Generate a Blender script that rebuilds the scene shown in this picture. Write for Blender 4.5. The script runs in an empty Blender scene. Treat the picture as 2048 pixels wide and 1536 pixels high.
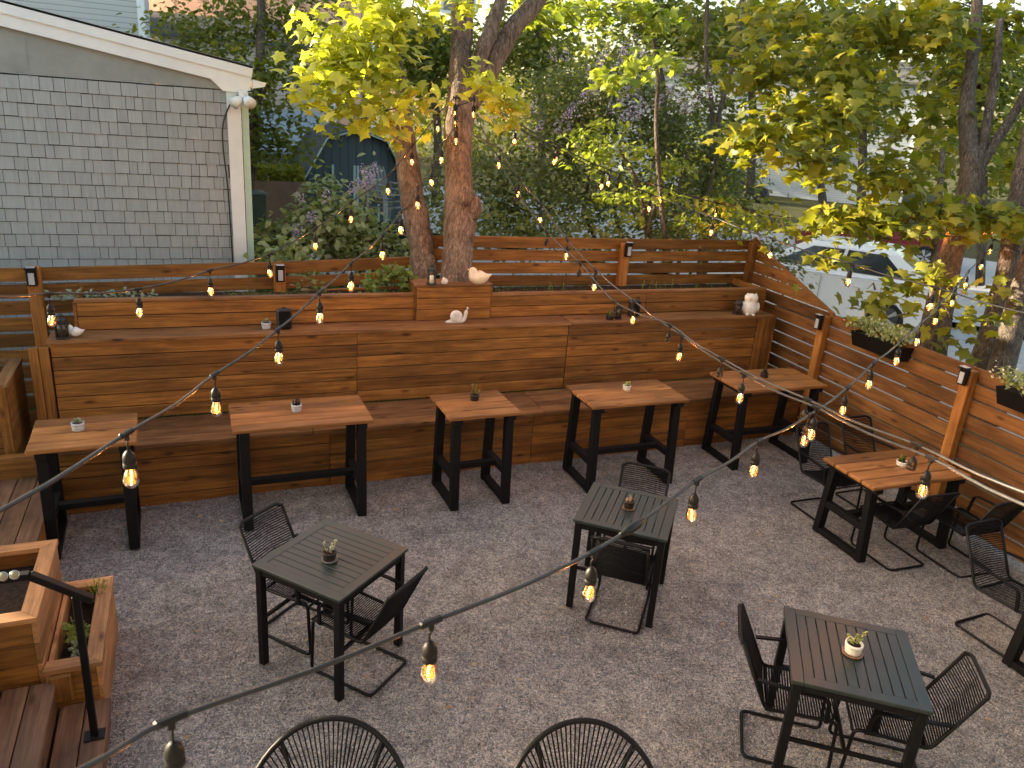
import bpy, math, random
import numpy as np
from mathutils import Vector, Matrix
random.seed(7); RS = np.random.RandomState(11)
PI = math.pi
scene = bpy.context.scene
COL = scene.collection

# ------------------------------------------------------------------ camera
HC = 3.3453; FPX = 1542.1
R_ = Vector((0.92517679, -0.37279145, 0.07123513))
U_ = Vector((0.06210989, 0.33387107, 0.94057029))
F_ = Vector((0.37441991, 0.86576939, -0.3320438))
cam_d = bpy.data.cameras.new('camera'); cam = bpy.data.objects.new('camera', cam_d); COL.objects.link(cam)
cam_d.sensor_width = 36; cam_d.lens = 36 * FPX / 2048; cam_d.clip_start = .05; cam_d.clip_end = 500
cam.matrix_world = Matrix(((R_.x, U_.x, -F_.x, 0), (R_.y, U_.y, -F_.y, 0), (R_.z, U_.z, -F_.z, HC), (0, 0, 0, 1)))
cam_d.dof.use_dof = True; cam_d.dof.focus_distance = 4.6; cam_d.dof.aperture_fstop = 4.0
scene.camera = cam
# ------------------------------------------------------------------ world, sun, exposure
SUN_EL = math.radians(13); SUN_AZ = math.atan2(.62, -.78)      # direction towards the sun
w = bpy.data.worlds.new('World'); scene.world = w; w.use_nodes = True
nt = w.node_tree; bg = nt.nodes['Background']
sky = nt.nodes.new('ShaderNodeTexSky'); sky.sky_type = 'NISHITA'; sky.sun_disc = False
sky.sun_elevation = SUN_EL; sky.sun_rotation = PI / 2 - SUN_AZ; sky.dust_density = 3.0; sky.air_density = 1.0
tint = nt.nodes.new('ShaderNodeMix'); tint.data_type = 'RGBA'; tint.blend_type = 'MULTIPLY'; tint.inputs[0].default_value = 1
tint.inputs[7].default_value = (1.0, .92, .79, 1)
nt.links.new(sky.outputs[0], tint.inputs[6]); nt.links.new(tint.outputs[2], bg.inputs[0]); bg.inputs[1].default_value = .15
sun_d = bpy.data.lights.new('sun', 'SUN'); sun = bpy.data.objects.new('sun', sun_d); COL.objects.link(sun)
sun_d.energy = 5.0; sun_d.angle = math.radians(.5); sun_d.color = (1.0, .84, .60)
sd = Vector((math.cos(SUN_EL) * math.cos(SUN_AZ), math.cos(SUN_EL) * math.sin(SUN_AZ), math.sin(SUN_EL)))
sun.rotation_euler = sd.to_track_quat('Z', 'Y').to_euler(); sun.location = sd * 60
vs = scene.view_settings; vs.view_transform = 'Standard'; vs.look = 'None'; vs.gamma = 1; vs.use_curve_mapping = False
vs.exposure = 2.28
scene.cycles.max_bounces = 8; scene.cycles.transparent_max_bounces = 16
BULB_W = 1.35

def ray(px, py): return F_ + R_ * ((px - 1024) / FPX) - U_ * ((py - 768) / FPX)
def at(px, py, x=None, y=None, z=None, d=None):
    v = ray(px, py)
    t = d if d is not None else (z - HC) / v.z if z is not None else y / v.y if y is not None else x / v.x
    return Vector((0, 0, HC)) + v * t

# ------------------------------------------------------------------ helpers
def tag(o, label=None, cat=None, group=None, kind=None):
    if label: o['label'] = label
    if cat: o['category'] = cat
    if group: o['group'] = group
    if kind: o['kind'] = kind
    return o
def empty(name, loc, rz=0, label=None, cat=None, group=None):
    o = bpy.data.objects.new(name, None); COL.objects.link(o); o.location = loc; o.rotation_euler = (0, 0, rz)
    o.empty_display_size = .1
    return tag(o, label, cat, group)
def copy_tree(o, parent=None):
    c = o.copy(); COL.objects.link(c)
    if parent: c.parent = parent
    for ch in o.children: copy_tree(ch, c)
    return c
def offset_of(p):
    v = Vector((0, 0, 0))
    while p: v += Vector(p.location); p = p.parent
    return v

class MB:
    def __init__(s): s.v = []; s.f = []; s.g = []; s.sm = []
    def quadmesh(s, vs, fs, gs=None, smooth=False):
        b = len(s.v); s.v += [tuple(v) for v in vs]; s.g += [tuple(g) for g in (gs or vs)]
        s.f += [tuple(i + b for i in f) for f in fs]; s.sm += [smooth] * len(fs); return s
    def box(s, c, size, rot=None, ax=0, bev=.0):
        """box; ax = the axis the wood grain runs along"""
        c = Vector(c); hx, hy, hz = [q / 2 for q in size]
        L = []
        if bev:
            b = min(bev, .45 * min(size))
            for sx in (-1, 1):
                for sy in (-1, 1):
                    for sz in (-1, 1):
                        L.append(((sx * hx, sy * (hy - b), sz * (hz - b)), (sx * (hx - b), sy * hy, sz * (hz - b)), (sx * (hx - b), sy * (hy - b), sz * hz)))
            pts = [p for t in L for p in t]
            idx = lambda sx, sy, sz, k: ((sx > 0) * 4 + (sy > 0) * 2 + (sz > 0)) * 3 + k
            fs = [[idx(1, -1, -1, 0), idx(1, 1, -1, 0), idx(1, 1, 1, 0), idx(1, -1, 1, 0)], [idx(-1, -1, -1, 0), idx(-1, -1, 1, 0), idx(-1, 1, 1, 0), idx(-1, 1, -1, 0)],
                  [idx(-1, 1, -1, 1), idx(-1, 1, 1, 1), idx(1, 1, 1, 1), idx(1, 1, -1, 1)], [idx(-1, -1, -1, 1), idx(1, -1, -1, 1), idx(1, -1, 1, 1), idx(-1, -1, 1, 1)],
                  [idx(-1, -1, 1, 2), idx(1, -1, 1, 2), idx(1, 1, 1, 2), idx(-1, 1, 1, 2)], [idx(-1, -1, -1, 2), idx(-1, 1, -1, 2), idx(1, 1, -1, 2), idx(1, -1, -1, 2)]]
            for a in (-1, 1):
                for b2 in (-1, 1):
                    fs.append([idx(a, b2, -1, 0), idx(a, b2, -1, 1), idx(a, b2, 1, 1), idx(a, b2, 1, 0)])
                    fs.append([idx(a, -1, b2, 0), idx(a, 1, b2, 0), idx(a, 1, b2, 2), idx(a, -1, b2, 2)])
                    fs.append([idx(-1, a, b2, 1), idx(-1, a, b2, 2), idx(1, a, b2, 2), idx(1, a, b2, 1)])
                    for c2 in (-1, 1): fs.append([idx(a, b2, c2, 0), idx(a, b2, c2, 1), idx(a, b2, c2, 2)])
        else:
            pts = [(x, y, z) for x in (-hx, hx) for y in (-hy, hy) for z in (-hz, hz)]
            fs = [(0, 1, 3, 2), (4, 6, 7, 5), (0, 4, 5, 1), (2, 3, 7, 6), (0, 2, 6, 4), (1, 5, 7, 3)]
        gs = []
        o = (random.uniform(0, 40), random.uniform(0, 40), random.uniform(0, 40))
        for p in pts:
            q = (p[ax], p[(ax + 1) % 3], p[(ax + 2) % 3]); gs.append((q[0] + o[0], q[1] + o[1], q[2] + o[2]))
        vs = [(rot @ Vector(p) if rot else Vector(p)) + c for p in pts]
        return s.quadmesh(vs, fs, gs)
    def beam(s, p, q, wd, ht, up=(0, 0, 1), bev=0):
        p, q = Vector(p), Vector(q); d = q - p; L = d.length; x = d / L; u = Vector(up)
        y = u.cross(x)
        if y.length < 1e-4: y = Vector((0, 1, 0)).cross(x)
        y.normalize(); z = x.cross(y)
        return s.box((p + q) / 2, (L, wd, ht), Matrix((x, y, z)).transposed(), 0, bev)
    def tube(s, path, r, n=8, cap=True, closed=False):
        P = [Vector(p) for p in path]; m = len(P); rr = r if isinstance(r, (list, tuple)) else [r] * m
        vs = []; fs = []; gs = []; up = None; L = 0
        for i in range(m):
            a = P[(i - 1) % m] if (closed or i > 0) else P[0]; b = P[(i + 1) % m] if (closed or i < m - 1) else P[-1]
            t = (b - a).normalized()
            if up is None:
                up = Vector((0, 0, 1)) if abs(t.z) < .9 else Vector((1, 0, 0))
            x = up - t * up.dot(t)
            if x.length < 1e-5: x = Vector((1, 0, 0)) - t * t.x
            x.normalize(); y = t.cross(x); up = x
            if i: L += (P[i] - P[i - 1]).length
            for k in range(n):
                A = 2 * PI * k / n; vs.append(P[i] + (x * math.cos(A) + y * math.sin(A)) * rr[i])
                gs.append((L, rr[i] * math.cos(A) * 2, rr[i] * math.sin(A) * 2))
        for i in range(m if closed else m - 1):
            for k in range(n):
                j = (i + 1) % m; fs.append((i * n + k, i * n + (k + 1) % n, j * n + (k + 1) % n, j * n + k))
        if cap and not closed:
            fs.append(tuple(range(n))[::-1]); fs.append(tuple((m - 1) * n + k for k in range(n)))
        return s.quadmesh(vs, fs, gs, True)
    def lathe(s, c, prof, n=20, sx=1, sy=1, rot=None):
        vs = []; c = Vector(c)
        for (r, z) in prof:
            for k in range(n):
                A = 2 * PI * k / n; p = Vector((r * math.cos(A) * sx, r * math.sin(A) * sy, z))
                vs.append((rot @ p if rot else p) + c)
        fs = []
        for i in range(len(prof) - 1):
            for k in range(n): fs.append((i * n + k, i * n + (k + 1) % n, (i + 1) * n + (k + 1) % n, (i + 1) * n + k))
        fs.append(tuple(range(n))[::-1]); fs.append(tuple((len(prof) - 1) * n + k for k in range(n)))
        return s.quadmesh(vs, fs, None, True)
    def ball(s, c, r, n=14, rot=None):
        if not isinstance(r, (tuple, list)): r = (r, r, r)
        m = max(6, n // 2 + 2); vs = []; fs = []; c = Vector(c)
        for i in range(m + 1):
            T = PI * i / m
            for k in range(n):
                A = 2 * PI * k / n; p = Vector((r[0] * math.sin(T) * math.cos(A), r[1] * math.sin(T) * math.sin(A), r[2] * math.cos(T)))
                vs.append((rot @ p if rot else p) + c)
        for i in range(m):
            for k in range(n): fs.append((i * n + k, (i + 1) * n + k, (i + 1) * n + (k + 1) % n, i * n + (k + 1) % n))
        return s.quadmesh(vs, fs, None, True)
    def poly_prism(s, pts, y0, y1):
        """pts in (x,z); extrude from y0 to y1"""
        n = len(pts); vs = [(x, y0, z) for x, z in pts] + [(x, y1, z) for x, z in pts]
        fs = [tuple(range(n)), tuple(range(2 * n - 1, n - 1, -1))] + [(i, i + n, (i + 1) % n + n, (i + 1) % n) for i in range(n)]
        return s.quadmesh(vs, fs)
    def build(s, name, mat, parent=None, world=False, label=None):
        me = bpy.data.meshes.new(name); off = offset_of(parent) if (world and parent) else Vector((0, 0, 0))
        me.from_pydata([tuple(Vector(v) - off) for v in s.v], [], s.f)
        a = me.attributes.new('gc', 'FLOAT_VECTOR', 'POINT'); a.data.foreach_set('vector', np.array(s.g, 'f').ravel())
        me.polygons.foreach_set('use_smooth', s.sm)
        me.materials.append(mat); me.update()
        o = bpy.data.objects.new(name, me); COL.objects.link(o)
        if parent: o.parent = parent
        if label: o['label'] = label
        return o

# ------------------------------------------------------------------ materials
def mat(name, col, rough=.6, metal=0, spec=.5):
    m = bpy.data.materials.new(name); m.use_nodes = True; b = m.node_tree.nodes['Principled BSDF']
    b.inputs['Base Color'].default_value = (*col, 1); b.inputs['Roughness'].default_value = rough
    b.inputs['Metallic'].default_value = metal; b.inputs['Specular IOR Level'].default_value = spec
    return m
def nn(m, t, **k):
    n = m.node_tree.nodes.new(t)
    for a, b in k.items(): setattr(n, a, b)
    return n
def lk(m, a, b): m.node_tree.links.new(a, b)
def ramp(m, src, stops):
    r = nn(m, 'ShaderNodeValToRGB'); e = r.color_ramp.elements
    while len(e) < len(stops): e.new(.5)
    for i, (p, c) in enumerate(stops): e[i].position = p; e[i].color = (*c, 1) if len(c) == 3 else c
    lk(m, src, r.inputs[0]); return r
def mixc(m, fac, a, b, mode='MIX'):
    x = nn(m, 'ShaderNodeMix', data_type='RGBA', blend_type=mode)
    for s, v in ((0, fac), (6, a), (7, b)):
        if hasattr(v, 'links'): lk(m, v, x.inputs[s])
        elif isinstance(v, (int, float)): x.inputs[s].default_value = v
        else: x.inputs[s].default_value = (*v, 1)
    return x.outputs[2]
def noise(m, vec, scale, det=4, rough=.6, dim='3D'):
    n = nn(m, 'ShaderNodeTexNoise'); n.inputs['Scale'].default_value = scale; n.inputs['Detail'].default_value = det
    n.inputs['Roughness'].default_value = rough
    if vec is not None: lk(m, vec, n.inputs['Vector'])
    return n
def mapping(m, vec, sc):
    n = nn(m, 'ShaderNodeMapping'); n.inputs['Scale'].default_value = sc; lk(m, vec, n.inputs['Vector']); return n.outputs[0]
def bump(m, h, st, dist=.01):
    b = nn(m, 'ShaderNodeBump'); b.inputs['Strength'].default_value = st; b.inputs['Distance'].default_value = dist
    lk(m, h, b.inputs['Height']); lk(m, b.outputs[0], m.node_tree.nodes['Principled BSDF'].inputs['Normal'])

def wood(name, c0, c1, c2, rough=.62, knots=True):
    """stained softwood: tone per board, streaky grain, knots, worn lighter patches"""
    m = mat(name, c1, rough, spec=.3); P = m.node_tree.nodes['Principled BSDF']
    at_ = nn(m, 'ShaderNodeAttribute', attribute_name='gc'); g = at_.outputs['Vector']
    geo = nn(m, 'ShaderNodeNewGeometry')
    n1 = noise(m, mapping(m, g, (1.3, 26, 26)), 1.5, 5, .65)
    n2 = noise(m, mapping(m, g, (1.2, 5, 5)), 1.4, 3)
    n3 = noise(m, mapping(m, g, (5, 160, 160)), 1.0, 2)
    r1 = ramp(m, n1.outputs[0], [(.3, c0), (.52, c1), (.72, c2)])
    r2 = ramp(m, n2.outputs[0], [(.3, (.62, .60, .58)), (.7, (1.2, 1.2, 1.2))])
    c = mixc(m, 1, r1.outputs[0], r2.outputs[0], 'MULTIPLY')
    ri = ramp(m, geo.outputs['Random Per Island'], [(0, (.66, .64, .62)), (.5, (1, 1, 1)), (1, (1.28, 1.25, 1.2))])
    c = mixc(m, 1, c, ri.outputs[0], 'MULTIPLY')
    r3 = ramp(m, n3.outputs[0], [(.35, (.78, .78, .78)), (.6, (1.05, 1.05, 1.05))])
    c = mixc(m, .8, c, r3.outputs[0], 'MULTIPLY')
    if knots:
        v = nn(m, 'ShaderNodeTexVoronoi'); v.inputs['Scale'].default_value = 1.0
        lk(m, mapping(m, g, (2.6, 8, 8)), v.inputs['Vector'])
        rk = ramp(m, v.outputs['Distance'], [(.05, (.16, .12, .10)), (.10, (.5, .42, .36)), (.17, (1, 1, 1))])
        c = mixc(m, .85, c, rk.outputs[0], 'MULTIPLY')
    tcw = nn(m, 'ShaderNodeTexCoord'); nw = noise(m, mapping(m, tcw.outputs['Object'], (.9, .9, 1.6)), 1.6, 6, .7)
    rw = ramp(m, nw.outputs[0], [(.33, (.62, .60, .60)), (.47, (.98, .98, .98)), (.68, (1.16, 1.12, 1.04))]); c = mixc(m, .85, c, rw.outputs[0], 'MULTIPLY')
    vs_ = nn(m, 'ShaderNodeTexVoronoi'); vs_.inputs['Scale'].default_value = 1; lk(m, mapping(m, g, (1.1, 9, 9)), vs_.inputs['Vector'])
    rs_ = ramp(m, vs_.outputs['Distance'], [(.012, (.25, .22, .2)), (.03, (1, 1, 1))]); c = mixc(m, .7, c, rs_.outputs[0], 'MULTIPLY')
    lk(m, c, P.inputs['Base Color'])
    rr = nn(m, 'ShaderNodeMapRange'); lk(m, n1.outputs[0], rr.inputs[0]); rr.inputs[3].default_value = rough - .15; rr.inputs[4].default_value = rough + .18
    lk(m, rr.outputs[0], P.inputs['Roughness'])
    bump(m, n1.outputs[0], .35, .004)
    return m
W_bench = wood('stained cedar boards', (.115, .048, .0105), (.245, .105, .023), (.35, .165, .040))
W_seat = wood('worn seat boards', (.125, .058, .022), (.215, .106, .042), (.29, .152, .066), .55)
W_table = wood('oiled table boards', (.17, .074, .021), (.275, .122, .037), (.36, .176, .058), .45)
W_post = wood('golden stained post', (.24, .092, .022), (.36, .15, .036), (.44, .20, .055), .55, False)
W_planter = wood('new orange planter boards', (.28, .135, .052), (.42, .21, .088), (.52, .28, .13), .6)
W_fence = wood('stained fence boards', (.11, .048, .0105), (.215, .096, .021), (.30, .148, .037))
W_fence2 = wood('side fence boards', (.10, .041, .011), (.175, .076, .021), (.24, .112, .036))  # darker board tone for the right side fence
W_deck = wood('walked deck boards', (.09, .046, .024), (.16, .086, .047), (.22, .125, .075), .55)

def paint(name, col, rough=.5, amt=.25, sc=6, spec=.4, b=.1):
    m = mat(name, col, rough, spec=spec); tc = nn(m, 'ShaderNodeTexCoord'); n = noise(m, tc.outputs['Object'], sc, 6, .65)
    r = ramp(m, n.outputs[0], [(.3, tuple(c * (1 - amt) for c in col)), (.7, tuple(min(1, c * (1 + amt)) for c in col))])
    lk(m, r.outputs[0], m.node_tree.nodes['Principled BSDF'].inputs['Base Color'])
    rr = nn(m, 'ShaderNodeMapRange'); lk(m, n.outputs[0], rr.inputs[0]); rr.inputs[3].default_value = rough - .1; rr.inputs[4].default_value = rough + .15
    lk(m, rr.outputs[0], m.node_tree.nodes['Principled BSDF'].inputs['Roughness'])
    if b: bump(m, n.outputs[0], b, .003)
    return m
BLACKW = paint('black painted timber', (.0045, .0045, .005), .62, .5, 20, .2)
BLACKM = paint('black powder coat', (.004, .004, .0045), .45, .4, 30, .22, 0)
SLAT = paint('dark grey aluminium', (.020, .029, .027), .33, .25, 9, .5, 0)
CORD = paint('black cord', (.005, .005, .005), .7, .5, 60, .15)
CABLE = paint('black rubber cable', (.017, .016, .015), .36, .5, 40, .5)
SOCK = paint('black bakelite', (.006, .0055, .005), .45, .4, 40, .3)
WHITE = paint('white trim paint', (.78, .80, .80), .5, .07, 3)
GREENEDGE = paint('pale green edge', (.50, .66, .56), .5, .1, 3)
GABLE = paint('grey gable panel', (.28, .295, .28), .7, .14, 4)
CERAM = paint('white ceramic', (.68, .66, .62), .35, .15, 14)
CREAM = paint('cream glazed ceramic', (.74, .62, .45), .4, .12, 9)
GREYPOT = paint('grey concrete pot', (.42, .46, .50), .7, .15, 30)
WHITEPOT = paint('white pot', (.70, .67, .62), .45, .12, 30)
DARKPOT = paint('dark plastic pot', (.022, .018, .016), .4, .3, 20)
SOIL = paint('soil', (.035, .024, .017), .95, .6, 40, .1, 1.)
BARK_L = None
def bark(name, a, b_, c):
    m = mat(name, b_, .9, spec=.15); at_ = nn(m, 'ShaderNodeAttribute', attribute_name='gc'); tc = nn(m, 'ShaderNodeTexCoord')
    n1 = noise(m, mapping(m, tc.outputs['Object'], (26, 26, 5)), 1.2, 8, .7); n2 = noise(m, tc.outputs['Object'], 5, 4)
    v = nn(m, 'ShaderNodeTexVoronoi', feature='DISTANCE_TO_EDGE'); v.inputs['Scale'].default_value = 1
    wv = mixc(m, .12, mapping(m, tc.outputs['Object'], (44, 44, 9)), n1.outputs[1])
    lk(m, wv, v.inputs['Vector'])
    r = ramp(m, n1.outputs[0], [(.3, a), (.5, b_), (.7, c)]); r2 = ramp(m, n2.outputs[0], [(.35, (.7, .68, .66)), (.7, (1.15, 1.12, 1.1))])
    k = mixc(m, 1, r.outputs[0], r2.outputs[0], 'MULTIPLY')
    rv = ramp(m, v.outputs['Distance'], [(0, (.45, .42, .4)), (.12, (1, 1, 1))])
    k = mixc(m, .4, k, rv.outputs[0], 'MULTIPLY'); lk(m, k, m.node_tree.nodes['Principled BSDF'].inputs['Base Color'])
    mt = nn(m, 'ShaderNodeMath', operation='ADD'); lk(m, n1.outputs[0], mt.inputs[0]); lk(m, rv.outputs[0], mt.inputs[1])
    bump(m, mt.outputs[0], .9, .02); return m
BARK = bark('maple bark', (.10, .076, .058), (.21, .163, .128), (.35, .285, .23))
BARK_G = bark('pale grey maple bark', (.075, .062, .050), (.16, .135, .112), (.27, .235, .20))
BARK_D = bark('grey bark', (.055, .045, .036), (.12, .098, .078), (.21, .18, .15))

def leafmat(name, cols, trans=.5, rough=.45, tcol=(1.2, 1.25, .5)):
    m = bpy.data.materials.new(name); m.use_nodes = True; t = m.node_tree; t.nodes.clear()
    out = t.nodes.new('ShaderNodeOutputMaterial'); geo = t.nodes.new('ShaderNodeNewGeometry')
    r = ramp(m, geo.outputs['Random Per Island'], [(i / (len(cols) - 1), c) for i, c in enumerate(cols)])
    d = t.nodes.new('ShaderNodeBsdfPrincipled'); d.inputs['Roughness'].default_value = rough; d.inputs['Specular IOR Level'].default_value = .35
    tr = t.nodes.new('ShaderNodeBsdfTranslucent'); mx = t.nodes.new('ShaderNodeMixShader'); mx.inputs[0].default_value = trans
    tc = mixc(m, 1, r.outputs[0], tcol, 'MULTIPLY')
    lk(m, r.outputs[0], d.inputs['Base Color']); lk(m, tc, tr.inputs['Color'])
    lk(m, d.outputs[0], mx.inputs[1]); lk(m, tr.outputs[0], mx.inputs[2]); lk(m, mx.outputs[0], out.inputs[0]); return m
LEAF_SUN = leafmat('sunlit maple leaf', [(.30, .34, .04), (.44, .46, .06), (.58, .56, .10), (.38, .40, .05)], .5)  # leaf colour raised to carry part of the sun's brightness
LEAF_MAPLE = leafmat('maple leaf', [(.10, .125, .018), (.18, .20, .024), (.28, .275, .032), (.15, .165, .022), (.40, .34, .035), (.22, .235, .028)], .5)
LEAF_MID = leafmat('olive leaf', [(.09, .115, .02), (.16, .175, .028), (.24, .235, .038)], .5)
LEAF_DARK = leafmat('lilac leaf', [(.08, .105, .03), (.14, .165, .045), (.21, .22, .065)], .42)
LEAF_LILAC = leafmat('lilac leaf near', [(.17, .21, .08), (.28, .32, .14), (.40, .42, .22)], .4)
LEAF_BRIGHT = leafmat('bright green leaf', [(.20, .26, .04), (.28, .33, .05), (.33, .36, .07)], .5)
LEAF_GREY = leafmat('grey green leaf', [(.16, .21, .14), (.24, .29, .20)], .2)
FERN = leafmat('fern', [(.10, .16, .03), (.17, .24, .05)], .35)
GRASS = leafmat('grass', [(.09, .12, .025), (.16, .19, .04)], .3)
LILAC = leafmat('lilac petals', [(.40, .30, .48), (.55, .44, .62), (.66, .56, .70)], .3, tcol=(1, 1, 1))
SUCC = leafmat('succulent', [(.20, .24, .15), (.30, .33, .22), (.38, .34, .22)], .1)
YSUCC = leafmat('yellow green succulent', [(.30, .34, .08), (.44, .46, .14)], .2)

# gravel
def gravelmat():
    m = mat('gravel', (.2, .19, .18), .9, spec=.25); tc = nn(m, 'ShaderNodeTexCoord'); o = tc.outputs['Object']
    v = nn(m, 'ShaderNodeTexVoronoi'); v.inputs['Scale'].default_value = 120; lk(m, o, v.inputs['Vector'])
    v2 = nn(m, 'ShaderNodeTexVoronoi'); v2.inputs['Scale'].default_value = 48; lk(m, o, v2.inputs['Vector'])
    sep = nn(m, 'ShaderNodeSeparateColor'); lk(m, v.outputs['Color'], sep.inputs[0])
    r = ramp(m, sep.outputs[0], [(0, (.17, .173, .175)), (.25, (.35, .352, .345)), (.6, (.50, .485, .46)), (.82, (.53, .485, .43)), (.93, (.58, .54, .49)), (1, (.70, .69, .66))])
    sep2 = nn(m, 'ShaderNodeSeparateColor'); lk(m, v2.outputs['Color'], sep2.inputs[0])
    r2 = ramp(m, sep2.outputs[1], [(0, (.7, .71, .74)), (1, (1.25, 1.2, 1.15))]); c = mixc(m, 1, r.outputs[0], r2.outputs[0], 'MULTIPLY')
    n = noise(m, o, .9, 5, .6); rn = ramp(m, n.outputs[0], [(.34, (.80, .80, .81)), (.5, (1.0, .99, .98)), (.66, (1.16, 1.12, 1.07))]); c = mixc(m, 1, c, rn.outputs[0], 'MULTIPLY')
    n2 = noise(m, o, 6, 5, .7); rn2 = ramp(m, n2.outputs[0], [(.32, (.66, .64, .63)), (.6, (1.1, 1.1, 1.1))]); c = mixc(m, 1, c, rn2.outputs[0], 'MULTIPLY')
    dd = ramp(m, v.outputs['Distance'], [(.25, (1, 1, 1)), (.75, (.35, .34, .34))]); c = mixc(m, .75, c, dd.outputs[0], 'MULTIPLY')
    lk(m, c, m.node_tree.nodes['Principled BSDF'].inputs['Base Color'])
    a = nn(m, 'ShaderNodeMath', operation='MULTIPLY'); a.inputs[1].default_value = -1; lk(m, v.outputs['Distance'], a.inputs[0])
    a2 = nn(m, 'ShaderNodeMath', operation='MULTIPLY_ADD'); a2.inputs[1].default_value = 1.6; lk(m, n2.outputs[0], a2.inputs[0]); lk(m, a.outputs[0], a2.inputs[2])
    bump(m, a2.outputs[0], 1., .012); return m
GRAVEL = gravelmat()
def groundmat(name, a, b_, sc=3):
    m = mat(name, a, .95, spec=.1); tc = nn(m, 'ShaderNodeTexCoord'); n = noise(m, tc.outputs['Object'], sc, 8, .7)
    r = ramp(m, n.outputs[0], [(.35, a), (.65, b_)]); lk(m, r.outputs[0], m.node_tree.nodes['Principled BSDF'].inputs['Base Color']); bump(m, n.outputs[0], .6, .03); return m
EARTH = groundmat('earth and lawn', (.045, .05, .018), (.09, .085, .035))
ASPH = groundmat('asphalt', (.34, .33, .32), (.46, .44, .42), 8)  # base colour lightened in place of sunlight on the street
PAVE = groundmat('pale concrete', (.36, .34, .31), (.48, .45, .42), 5)
def siding(name, col, pitch=.11, vert=False):
    m = mat(name, col, .6, spec=.3); tc = nn(m, 'ShaderNodeTexCoord'); s = nn(m, 'ShaderNodeSeparateXYZ'); lk(m, tc.outputs['Object'], s.inputs[0])
    d = nn(m, 'ShaderNodeMath', operation='DIVIDE'); lk(m, s.outputs[0 if vert else 2], d.inputs[0]); d.inputs[1].default_value = pitch
    f = nn(m, 'ShaderNodeMath', operation='FRACT'); lk(m, d.outputs[0], f.inputs[0])
    r = ramp(m, f.outputs[0], [(0, tuple(c * .35 for c in col)), (.08, tuple(c * .6 for c in col)), (.16, col), (1, tuple(min(1, c * 1.05) for c in col))])
    lk(m, r.outputs[0], m.node_tree.nodes['Principled BSDF'].inputs['Base Color']); bump(m, f.outputs[0], .6, .02); return m

GLASS = bpy.data.materials.new('amber bulb glass'); GLASS.use_nodes = True
t = GLASS.node_tree; t.nodes.clear(); o_ = t.nodes.new('ShaderNodeOutputMaterial'); tr = t.nodes.new('ShaderNodeBsdfTransparent'); tr.inputs[0].default_value = (1.0, .74, .46, 1)
gl = t.nodes.new('ShaderNodeBsdfGlossy'); gl.inputs['Roughness'].default_value = .04; gl.inputs[0].default_value = (1, .9, .78, 1)
fr = t.nodes.new('ShaderNodeFresnel'); fr.inputs[0].default_value = 1.45; mx = t.nodes.new('ShaderNodeMixShader')
tl_ = t.nodes.new('ShaderNodeBsdfTranslucent'); tl_.inputs[0].default_value = (1, .50, .16, 1); m0 = t.nodes.new('ShaderNodeMixShader'); m0.inputs[0].default_value = .022; t.links.new(tr.outputs[0], m0.inputs[1]); t.links.new(tl_.outputs[0], m0.inputs[2])
t.links.new(fr.outputs[0], mx.inputs[0]); t.links.new(m0.outputs[0], mx.inputs[1]); t.links.new(gl.outputs[0], mx.inputs[2]); t.links.new(mx.outputs[0], o_.inputs[0])
def emit(name, col, st):
    m = bpy.data.materials.new(name); m.use_nodes = True; t = m.node_tree; t.nodes.clear(); o = t.nodes.new('ShaderNodeOutputMaterial'); e = t.nodes.new('ShaderNodeEmission')
    e.inputs[0].default_value = (*col, 1); e.inputs[1].default_value = st; t.links.new(e.outputs[0], o.inputs[0]); return m
FIL = emit('glowing filament', (1.0, .34, .06), 9)
WINGLASS = mat('window glass', (.03, .035, .04), .08, spec=.8)
PANE = mat('frosted lamp pane', (.38, .40, .44), .3)

# ------------------------------------------------------------------ leaf cloud
def T_maple():
    half = [(0, 0), (.18, -.12), (.42, -.02), (.30, .16), (.60, .38), (.34, .46), (.26, .58), (.16, .62), (0, 1.0)]
    pts = [(x, y) for x, y in half] + [(-x, y) for x, y in half[-2:0:-1]]
    vs = [(x, y - .35, -.28 * abs(x) - .18 * (y - .3) ** 2) for x, y in pts]; vs.append((0, .1, .03)); c = len(vs) - 1; n = len(pts)
    return np.array(vs), np.array([(c, i, (i + 1) % n) for i in range(n)])
def T_oval():
    vs = [(0, -.5, -.05), (.28, -.15, .06), (.24, .2, .05), (0, .55, -.1), (-.24, .2, .05), (-.28, -.15, .06), (0, -.1, -.03), (0, .2, -.02)]
    return np.array(vs), np.array([(0, 1, 6), (1, 2, 7), (1, 7, 6), (2, 3, 7), (3, 4, 7), (4, 5, 7), (5, 6, 7), (5, 0, 6)])
def T_kite():
    vs = [(0, -.5, -.06), (.3, -.02, .07), (0, .55, -.08), (-.3, -.02, .07)]
    return np.array(vs), np.array([(0, 1, 2), (0, 2, 3)])
def T_blade():
    vs = [(-.06, 0, 0), (.06, 0, 0), (.03, .6, .05), (0, 1, .2), (-.03, .6, .05)]
    return np.array(vs), np.array([(0, 1, 2), (0, 2, 4), (4, 2, 3)])
MAPLE, OVAL, KITE, BLADE = T_maple(), T_oval(), T_kite(), T_blade()
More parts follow.
